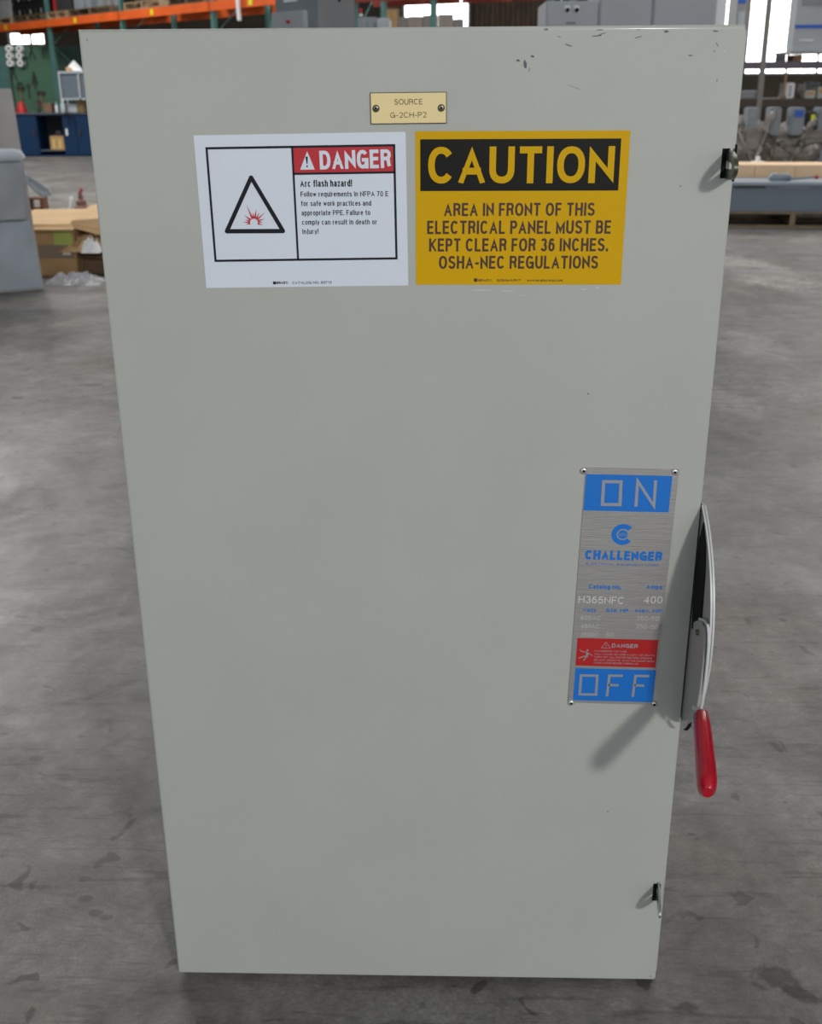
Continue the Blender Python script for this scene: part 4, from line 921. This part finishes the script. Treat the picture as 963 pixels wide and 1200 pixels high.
for q in [((878, 197), (906, 130)), ((862, 150), (882, 196)), ((918, 198), (936, 170)), ((936, 170), (956, 138)), ((893, 150), (926, 180)), ((905, 166), (962, 160))]:
    vs = []; fs = []
    for k in range(13):
        f2 = k/12; p = at(q[0][0]*(1-f2)+q[1][0]*f2, q[0][1]*(1-f2)+q[1][1]*f2, Yb); wd_ = .035+.022*math.sin(k*.9+q[0][0])
        yy = -.43-.05*(1-(p.z-oc.z)/ch*.8)
        for u_ in (-1, -.4, .3, 1):
            vs.append((p.x-oc.x+u_*wd_+rng.uniform(-.01, .01), yy - (.03 if abs(u_) < .5 else -.03)+rng.uniform(-.008, .008), p.z-oc.z+rng.uniform(-.01, .01)))
    for k in range(12):
        for u_ in range(3): a_ = k*4+u_; fs.append((a_, a_+1, a_+5, a_+4))
    n_ = len(vs); MB().add(vs, fs).build('film_fold', M_strap, cl, smooth=True)
for i, (p0, p1, lab) in enumerate([(877.5, 890, 'leftmost'), (903.5, 916.5, 'second'), (929, 944, 'third, blue-labelled'), (949, 958, 'small yellow-capped'), (960, 975, 'rightmost')]):
    x0, x1 = xat(p0, Yb, 135), xat(p1, Yb, 135); z0, z1 = zat(p0, 146, Yb), zat(p0, 126 if i != 3 else 131, Yb)
    bp2 = MB().box((x0-oc.x, -.38, z0-oc.z-.12), (x1-oc.x, -.15, z1-oc.z)).build('breaker_head', M_grey if i != 3 else M_dark, cl, bevel=.012)
    MB().box((x0-oc.x+.02, -.386, z1-oc.z-.10), (x1-oc.x-.02, -.38, z1-oc.z-.03)).build('label_patch', (M_grey2, M_grey2, M_bluelab, M_yellab, M_grey)[i], bp2)
simple('white_bag', 'crumpled white plastic bag at the foot of the wrapped breakers', 'bag', 884, 898, 184, 11.0, .2, M_whiteo, bev=.05)

# ---- pallet at the right with the blue grey panel and kraft board
Yp = 9.75
pl = pallet(1.9, 1.15, 'nearest wooden pallet, right of the enclosure, carrying the blue grey panel', 'floor pallets at right', (xat(935, Yp, 260), Yp+.57, 0), -.10, mat('weathered_pallet', rgb(128, 112, 88), .85, var=.25), h=.145)
zf0 = .145; a = -.10
pn = thing('switchboard', 'long blue grey steel panel lying on the nearest pallet with a lever on top', 'electrical panel', (xat(930, Yp, 240), Yp+.30, zf0), a)
M_bg = mat('blue_grey_enamel', rgb(98, 112, 126), 0.42, var=.06, scale=3)
hp_ = zat(900, 214, Yp)-zf0
MB().box((-.72, -.28, 0), (.72, .28, hp_-.03)).build('body', M_bg, pn, bevel=.008)
MB().box((-.74, -.30, hp_-.03), (.74, .28, hp_)).build('cover', mat('pale_blue_grey', rgb(140, 152, 164), .4), pn, bevel=.006)
for i in range(3): MB().box((-.55+.42*i, -.287, hp_-.055), (-.25+.42*i, -.28, hp_-.037)).build('rim_slot', M_dark if i == 0 else M_grey, pn)
MB().tube([(-.20, -.14, hp_+.012), (-.16, -.14, hp_+.035), (-.02, -.14, hp_+.035), (.01, -.14, hp_+.018)], [.03, .05, .05, .02], 10, .4).build('lever_boss', M_bg, pn, smooth=True)
lb2 = MB().tube([(0, -.14, hp_+.02), (.14, -.15, hp_+.03), (.22, -.16, hp_+.04)], .010, 8).build('lever_rod', M_bg, pn, smooth=True)
MB().lathe((.24, -.16, hp_+.02), (0, 0, 1), [(.004, 0), (.016, .006), (.02, .02), (.016, .034), (.004, .04)], 14).build('lever_knob', M_redo, lb2, smooth=True)
kb_ = thing('kraft_board', 'pale kraft board box lying behind the blue grey panel on the pallet', 'box', (xat(932, Yp, 200), Yp+.84, zf0), a)
zkb = zat(900, 193, Yp+.65)-zf0
MB().box((-.85, -.24, 0), (.85, .24, zkb)).build('carton_body', mat('pale_kraft', rgb(220, 190, 156), .8, var=.05), kb_, bevel=.004)
for i in range(4): MB().box((-.6+.4*i, -.243, .02), (-.595+.4*i, -.24, zkb-.01)).build('crease', M_card2, kb_)

# ---- left: green tool wall, blue cabinets
Yg = 24.3
pgx0, pgx1, pgx2 = xat(-30, Yg), xat(9.5, Yg), xat(66, Yg)
pg = thing('tool_board', 'green tool board standing behind the blue cabinets', 'tool board', ((pgx1+pgx2)/2, Yg+.05, 0)); ox = pg.location.x
zt1 = zat(30, 54, Yg)
MB().box((pgx0-ox, -.02, 0), (pgx1-ox-.01, .04, zt1)).build('board_panel', mat('blue_green_panel', rgb(58, 96, 92), .7, var=.1), pg)
MB().box((pgx1-ox, -.04, 0), (pgx2-ox, .04, zt1)).build('board_panel', M_green, pg)
MB().box((pgx2-ox, -.03, 0), (pgx2-ox+.9, .04, zt1)).build('board_panel', M_greend, pg)
MB().box((pgx1-ox-.03, -.07, 0), (pgx1-ox+.01, -.04, zt1)).build('board_post', M_greend, pg)
tools = [('white_spool', 12, 57), ('white_spool', 24, 57), ('white_spool', 12.5, 65.5), ('white_spool', 24, 65.5), ('white_spool', 13.5, 74), ('white_spool', 25.5, 74), ('pliers', 37, 60), ('pliers', 15.5, 84), ('clamp', 30, 72), ('pliers', 40, 90), ('wrench', 41, 98), ('hammer', 25, 110), ('clamp', 24, 102), ('wrench', 46, 127), ('clamp', 52, 62), ('wrench', 34, 108), ('hammer', 49, 116)]
for i, (nm, px, py) in enumerate(tools):
    p = at(px, py, Yg); nmn = nm.replace('white_', '')
    place = 'at the %s of the green board, %s' % ('top' if py < 70 else 'middle' if py < 100 else 'bottom', 'left side' if px < 20 else 'centre left' if px < 35 else 'right side')
    grp = 'white spools on the green tool board' if nmn == 'spool' else 'tools hanging on the green board'
    t = thing(nmn, ('%s white spool with dark centre on the green board' % ('top left', 'top right', 'middle left', 'middle right', 'bottom left', 'bottom right')[i] if nmn == 'spool' else 'dark %s hanging %s' % (nmn, place if i != 14 else 'just left of the teal post, high on the green board')), 'spool' if nmn == 'spool' else 'tool', (p.x, Yg, p.z), 0, grp)
    if nmn == 'spool':
        MB().lathe((0, 0.01, 0), (0, -1, 0), [(.075, 0), (.075, .02), (.05, .022), (.05, .10), (.068, .102), (.068, .12)], 14).build('reel', M_whiteo, t, smooth=True)
        MB().cyl((0, -.11, 0), (0, -.115, 0), .03, 10).build('core', M_dark, t)
    elif nmn == 'hammer':
        MB().box((-.018, -.03, -.16), (.018, 0, .10)).build('handle', M_card3, t); MB().box((-.09, -.05, .10), (.09, 0.0, .16)).build('head', M_dark, t, bevel=.01)
    elif nmn == 'wrench':
        MB().box((-.015, -.02, -.12), (.015, 0, .10)).build('shank', M_dark, t); MB().lathe((0, 0, .13), (0, -1, 0), [(.04, 0), (.045, .01), (.04, .02)], 12).build('jaw', M_dark, t)
    elif nmn == 'pliers':
        for s_ in (-1, 1): MB().tube([(s_*.05, -.015, -.16), (s_*.045, -.015, -.08), (0, -.015, .02), (-s_*.012, -.015, .1)], .014, 6).build('arm', M_dark, t)
    else:
        MB().box((-.05, -.03, -.10), (-.03, 0, .10)).build('frame', M_dark, t); MB().box((-.05, -.03, .08), (.05, 0, .10)).build('jaw', M_dark, t); MB().cyl((.03, -.015, -.10), (.03, -.015, .05), .01, 8).build('screw', M_dark, t)

Yq = 21.6
X = lambda px: xat(px, Yq, 160)
zbt = zat(60, 134, Yq)
bc = thing('steel_cabinet', 'cobalt blue low steel cabinet row with one open bay on the far left', 'cabinet', ((X(20)+X(100))/2, Yq+.3, 0)); ox = bc.location.x
xa, xb, xc, xd = X(10)-ox, X(45)-ox, X(74.5)-ox, X(112)-ox
b = MB(); b.box((xa, -.28, 0), (xb, .3, zbt)); b.box((xb, .26, 0), (xc, .3, zbt)); b.box((xb, -.28, 0), (xc, .26, .03)); b.box((xb, -.28, zbt-.03), (xc, .26, zbt)); b.box((xc, -.28, 0), (xd, .3, zbt))
b.build('carcass', M_bcab, bc)
MB().box((xb, .25, .03), (xc, .258, zbt-.03)).build('bay_lining', M_bdk, bc)
MB().box((xb, -.26, .10), (xc, .25, .125)).build('bay_shelf', mat('steel_shelf', rgb(70, 84, 100), .5), bc)
for (u0, u1) in [(X(21)-ox, X(44)-ox), (xc+.02, X(90)-ox), (X(90.6)-ox, X(110)-ox)]:
    dd_ = MB().box((u0, -.30, .03), (u1, -.28, zbt-.02)).build('door', M_bcab, bc, bevel=.004)
    hx = u0+.06 if u0 > 0 else u1-.06
    MB().box((hx-.018, -.325, zbt*.50), (hx+.018, -.30, zbt*.66)).build('door_handle', M_whiteo if u0 > xc and u0 < xc+.1 else M_dark, dd_)
MB().box((xa-.02, -.32, zbt), (xd+.02, .3, zbt+.03)).build('worktop', mat('worktop_grey', rgb(74, 82, 90), .5), bc)
ctn = thing('carton', 'open tan carton with two yellow bars inside the blue cabinet bay', 'box', (X(65.5), Yq+.15, .125))
cwid = (X(75)-X(57))*.44
MB().box((-cwid, -.12, 0), (cwid, .12, .26)).build('carton_body', M_card2, ctn)
for s_ in (-1, 1): MB().box((s_*cwid*.45-.02, -.135, .03), (s_*cwid*.45+.02, -.12, .2)).build('yellow_bar', mat('pale_yellow', rgb(210, 180, 110), .6), ctn)
MB().box((-cwid*.3, -.05, .26), (cwid*.6, .1, .36)).build('dark_content', M_dark, ctn, bevel=.02)
zw = zbt+.03
def onbench(name, label, cat, px, w_, h_, m, kind='box', Y=Yq+.2, cap=None):
    t = thing(name, label, cat, (xat(px, Y, 125), Y, zw))
    if kind == 'box': MB().box((-w_/2, -.1, 0), (w_/2, .1, h_)).build('body', m, t, bevel=.008)
    elif kind == 'cone': MB().lathe((0, 0, 0), (0, 0, 1), [(w_/2, 0), (w_/2, .02), (w_*.34, h_*.6), (w_*.25, h_)], 16).build('body', m, t, smooth=True)
    else: MB().lathe((0, 0, 0), (0, 0, 1), [(w_/2*.9, 0), (w_/2, .02), (w_/2, h_*.65), (w_*.18, h_*.82), (w_*.18, h_*.92)], 14).build('body', m, t, smooth=True)
    if cap: MB().cyl((0, 0, h_*.9), (0, 0, h_*1.03), w_*.2 if kind != 'box' else .03, 10).build('cap', cap, t)
    return t
onbench('funnel', 'red plastic funnel standing on the blue cabinet worktop', 'funnel', 25, .22, .2, M_redo, 'cone', cap=M_dark)
onbench('oil_bottle', 'black bottle on the worktop right of the red funnel', 'bottle', 45, .07, .17, M_dark, 'bottle', cap=M_redo)
onbench('carton', 'small brown carton on the blue cabinet worktop', 'box', 57.5, .17, .17, M_card3, cap=M_card2)
onbench('spray_can', 'white spray can on the worktop right of the brown carton', 'can', 66, .055, .18, M_whiteo, 'bottle', cap=M_whiteo)
onbench('clear_jug', 'frosted clear jug on the worktop left of the parts cabinet', 'bottle', 74, .10, .24, M_lgrey, 'bottle', cap=M_whiteo, Y=Yq-.12)
onbench('storage_bin', 'grey storage bin under the glazed parts cabinet', 'bin', 86, .18, .16, M_lgrey, cap=M_grey, Y=Yq+.1)
onbench('carton', 'tan carton beside the storage bin on the worktop', 'box', 95, .13, .21, M_card2, cap=M_card)
# glazed parts cabinet on legs
gx0, gx1 = xat(71, Yq, 100), xat(108, Yq, 100); z0, z1 = zat(80, 117, Yq), zat(80, 84, Yq)
gc = thing('parts_cabinet', 'pale framed glazed parts cabinet on legs on the blue cabinet worktop', 'cabinet', ((gx0+gx1)/2, Yq+.12, zw)); hw_ = (gx1-gx0)/2
z0 -= zw; z1 -= zw
MB().box((-hw_+.02, -.18, z0+.02), (hw_-.02, .14, z1-.01)).build('glass_box', M_glass, gc)
fm = MB()
for xx in (-hw_, hw_*.20, hw_-.03): fm.box((xx, -.21, z0), (xx+.03, -.18, z1))
fm.box((-hw_+.03, -.21, z0), (hw_-.03, -.18, z0+.03)); fm.box((-hw_+.03, -.21, z1-.03), (hw_-.03, -.18, z1)); fm.build('frame', M_lgrey, gc)
for xx in (-hw_, hw_-.03):
    for yy in (-.21, .14): MB().box((xx, yy, 0), (xx+.03, yy+.03, z0)).build('leg', M_lgrey, gc)
MB().box((-hw_, -.21, z1), (hw_, .17, z1+.01)).build('top_panel', M_grey, gc)
pb = thing('paper_bag', 'white paper bundle on top of the glazed parts cabinet', 'bag', (xat(87, Yq, 80), Yq+.1, zw+z1+.01))
MB().add([(-.16, -.08, 0), (.16, -.08, 0), (.16, .08, 0), (-.16, .08, 0), (-.13, -.03, .10), (-.02, -.02, .2), (.12, -.03, .06), (0, .05, .12)], [(0, 3, 2, 1), (0, 1, 6, 5, 4), (1, 2, 6), (2, 3, 7, 6), (3, 0, 4, 7), (4, 5, 7), (5, 6, 7)]).build('paper', M_whiteo, pb)
MB().box((-.16, -.12, 0), (-.06, -.085, .07)).build('tan_fold', M_card, pb)

# ---- left foreground: grey switch enclosure standing on the floor
# frame: corner at the right, local x runs along the front face (to the left is nearer the camera)
P_ = fl(52, 339); ang = math.radians(30)
le = thing('switch_enclosure', 'scuffed blue grey steel switch enclosure standing at the left frame edge', 'electrical enclosure', (P_.x, P_.y, 0), ang)
def lf(px, py, yl=0.0):                      # pixel to local (x, z) on the face plane shifted yl
    c_, s_ = math.cos(ang), math.sin(ang); n_ = Vector((-s_, c_, 0)); o_ = Vector((P_.x, P_.y, 0)) + n_*yl
    d_ = pray(px, py); t_ = (o_-CAM).dot(n_)/d_.dot(n_); q = CAM + d_*t_ - Vector((P_.x, P_.y, 0)); return q.x*c_+q.y*s_, q.z
M_le = mat('scuffed_blue_grey', rgb(160, 170, 178), 0.45, var=.16, scale=4)
M_le2 = mat('scuffed_grey_cover', rgb(174, 171, 168), 0.5, var=.18, scale=3)
q1 = lf(52, 337); q2 = lf(33, 225); q3 = lf(13.5, 104)
out = [(-1.0, 0, 0), (0, 0, 0), (q2[0], 0, q2[1]), (q3[0], 0, q3[1]), (-1.0, 0, q3[1])]
MB().prism(out, (0, .28, 0)).build('body', M_le2, le, bevel=.006)
m2 = lf(34, 257, -.02)
lo = MB().prism([(-1.0, -.02, .015), (-.004, -.02, .015), (m2[0], -.02, m2[1]-.005), (-1.0, -.02, m2[1]-.005)], (0, .02, 0)).build('lower_panel', M_le, le, bevel=.004)
m3 = lf(28, 190, -.10); m4 = lf(31.5, 257, -.10)
MB().prism([(-1.0, -.10, m4[1]), (m4[0], -.10, m4[1]), (m3[0], -.10, m3[1]), (-1.0, -.10, m3[1])], (0, .10, 0)).build('mechanism_cover', mat('grey_cover', rgb(150, 156, 160), .5, var=.16, scale=4), le, bevel=.008)
m5 = lf(26, 182, -.115); rad = (lf(10, 173, -.115)[1]-lf(10, 190, -.115)[1])/2
MB().tube([(-1.0, -.06, m5[1]), (m5[0]-.05, -.06, m5[1]), (m5[0]-.015, -.06, m5[1]-.006), (m5[0]+.008, -.06, m5[1]-.03)], [rad, rad, rad*.9, rad*.6], 18, 1.0).build('rounded_hood', mat('pale_hood', rgb(196, 202, 212), .35), le, smooth=True, label='pale rounded hood over the cover')
h0 = lf(31, 207, -.05); h1 = lf(44, 216, -.05); h2 = lf(56, 225, -.05); h3 = lf(51, 227, -.05)
hd = MB().tube([(h0[0], -.05, h0[1]), (h1[0], -.05, h1[1]+.005), (h2[0]-.01, -.05, h2[1]+.012), (h2[0], -.05, h2[1]), (h3[0], -.05, h3[1]-.004), (h1[0]-.01, -.05, h1[1]-.035), (h0[0]+.015, -.05, h0[1]-.035)], [.010, .011, .013, .013, .012, .010, .009], 10, 2.2).build('side_handle', M_lgrey, le, smooth=True, label='pale grey side lever')
MB().box((h0[0]-.06, -.07, h0[1]-.05), (h0[0]+.012, -.03, h0[1]+.01)).build('handle_boss', M_le, le, bevel=.005)

# ---- cartons and film on the floor at left
Yk = 6.95
t = thing('carton', 'large brown carton with green and white stickers on the floor at left', 'box', (xat(88, Yk, 290)-.30, Yk+.33, 0)); oc = t.location
zk_ = zat(70, 268, Yk)
MB().box((-.30, -.33, 0), (.30, .33, zk_)).build('carton_body', M_card2, t, bevel=.004)
def stick(px0, px1, y0, y1, m, nm, d=.002):
    a, b_ = at(px0, y1, Yk), at(px1, y0, Yk); MB().box((a.x-oc.x, -.33-d, a.z), (b_.x-oc.x, -.33, b_.z)).build(nm, m, t)
stick(46, 86, 287, 303, mat('brown_packing_tape', rgb(132, 116, 98), .3), 'packing_tape')
stick(64, 83, 270, 287, mat('green_sticker', rgb(166, 180, 92), .5, var=.08), 'green_sticker', .003)
stick(74, 82.5, 293, 298.5, M_whiteo, 'white_sticker', .004)
# folded sheets of cardboard on the carton
fs_ = thing('folded_carton', 'long folded kraft carton lying across the large carton, left half', 'cardboard', (xat(62, Yk, 255)-.02, Yk+.28, zk_))
zz1 = zat(60, 262, Yk)-zk_; zz2 = zat(60, 244, Yk+.55)-zk_
MB().add([(-.30, -.36, -.0), (.17, -.34, .0), (.20, .26, .0), (-.30, .26, 0), (-.30, -.34, zz1*1.0), (.14, -.30, zz1*1.0), (.17, .24, zz2), (-.30, .24, zz2*.95)],
         [(0, 3, 2, 1), (4, 5, 6, 7), (0, 1, 5, 4), (1, 2, 6, 5), (2, 3, 7, 6), (3, 0, 4, 7)]).build('sheet', M_card, fs_, bevel=.003)
MB().box((-.31, -.40, .0), (.19, -.345, .012)).build('loose_flap', M_card, fs_)
fs2 = thing('folded_carton', 'bent kraft carton beside the folded one, right half of the pile', 'cardboard', (xat(96, Yk, 255)+.0, Yk+.34, zk_-.06))
zz3 = zat(100, 262, Yk)-zk_+.06; zz4 = zat(100, 241, Yk+.5)-zk_+.06
for (nm, m_, zlo, zhi) in [('sheet', M_card, 0, 1)]:
    MB().add([(-.07, -.34, 0.062), (.15, -.32, 0), (.17, .24, 0), (-.07, .24, 0.062), (-.09, -.32, zz3+.02), (.13, -.26, zz3+.03), (.12, .22, zz4+.02), (-.10, .22, zz4)],
             [(0, 3, 2, 1), (4, 5, 6, 7), (0, 1, 5, 4), (1, 2, 6, 5), (2, 3, 7, 6), (3, 0, 4, 7)]).build(nm, m_, fs2, bevel=.003)
MB().add([(-.05, -.345, zz3*.9), (.12, -.325, zz3*.55), (.12, -.330, zz3*.5), (-.05, -.350, zz3*.85)], [(0, 1, 2, 3)]).build('crease', M_card2, fs2)
# second carton, its shade painted in as a darker brown
Y2 = 7.08; xl = xat(89, Y2, 305)
t2 = thing('carton', 'carton with shade painted in as darker brown, right of the stickered carton, close to the enclosure edge', 'box', (xl+.02+.25, Y2+.26, 0))
z2_ = zat(104, 292, Y2)
MB().box((-.25, -.26, 0), (.25, .26, z2_)).build('carton_body', M_card3, t2, bevel=.004)
MB().add([(-.25, -.26, z2_), (.25, -.26, z2_), (.25, -.40, z2_-.06), (-.20, -.38, z2_-.04), (-.25, -.26, z2_+.004), (.25, -.26, z2_+.004), (.25, -.40, z2_-.056), (-.20, -.38, z2_-.036)], [(0, 1, 2, 3), (4, 7, 6, 5), (2, 6, 7, 3), (0, 4, 5, 1), (1, 5, 6, 2), (0, 3, 7, 4)]).build('flap', M_card3, t2)
def crumple(name, label, cat, c, sx, sy, sz, m, seed, n=16, pn='sheet', flat=False):
    vs = []; fs = []
    for i in range(n+1):
        for j in range(n+1):
            u, v_ = i/n*2-1, j/n*2-1; q = Vector((u*2.2+seed, v_*2.2, seed*.3))
            dome = max(0, (1-abs(u)**3)*(1-abs(v_)**3))
            z = sz*(dome*(.55 + .9*abs(noise.noise(q*1.6)) + .35*noise.noise(q*3.1)) if not flat else dome*(.15+1.3*abs(noise.noise(q*2.4))))
            vs.append((u*sx*(1+.12*noise.noise(q+Vector((5, 0, 0)))), v_*sy*(1+.12*noise.noise(q+Vector((0, 5, 0)))), max(0, z)))
    for i in range(n):
        for j in range(n): a_ = i*(n+1)+j; fs.append((a_, a_+n+1, a_+n+2, a_+1))
    t_ = thing(name, label, cat, c); MB().add(vs, fs).build(pn, m, t_, smooth=False); return t_
pA = at(106, 292, Y2+.10)
crumple('kraft_paper', 'crumpled kraft packing paper on the carton painted darker for shade', 'paper', (pA.x+.0, Y2+.03, z2_+.002), .17, .20, zat(106, 272, Y2)-z2_, M_card, 2.0)
crumple('plastic_bag', 'crumpled white plastic on the packing paper by the enclosure edge', 'bag', (pA.x+.10, Y2-.19, z2_+.004), .07, .06, .11, M_whiteo, 5.0, 12)
pF = fl(88, 331)
crumple('plastic_film', 'crumpled clear plastic film on the floor before the cartons', 'plastic film', (pF.x-.0, pF.y+.02, .002), .21, .16, .09, M_plas, 8.0, 26, flat=True)
# small things further back on the floor
pC = fl(44, 246)
t = thing('steel_channel', 'short rusty brown steel channel block on the floor behind the cartons', 'metal block', (pC.x-.02, pC.y+.1, 0))
c3 = MB(); c3.box((-.09, -.08, 0), (.09, .08, .015)); c3.box((-.09, -.08, .015), (-.075, .08, .11)); c3.box((.05, -.08, .015), (.09, .08, .11)); c3.box((-.09, -.08, .11), (.09, .08, .135)); c3.build('channel', mat('rusty_brown', rgb(104, 62, 46), .7, var=.2), t)
pD = fl(93, 247)
t = thing('metal_fitting', 'small rusty pipe fitting on the floor behind the folded cartons', 'metal fitting', (pD.x, pD.y+.1, 0))
c3 = MB(); c3.lathe((0, 0, 0), (0, 0, 1), [(.08, 0), (.085, .03), (.06, .05), (.055, .1), (.03, .12), (.02, .2)], 14); c3.build('fitting_body', mat('rusty_red', rgb(120, 84, 76), .7, var=.3, scale=20), t, smooth=True)
MB().cyl((.0, 0, .19), (.025, 0, .235), .015, 8).build('stem', M_redo, t)
t = thing('white_tube', 'short white tube leaning beside the rusty pipe fitting', 'tube', (pD.x-.11, pD.y, 0))
MB().lathe((0, 0, .0), (.25, 0, 1), [(.018, 0), (.018, .15), (.012, .16)], 10).build('tube_body', M_whiteo, t, smooth=True)
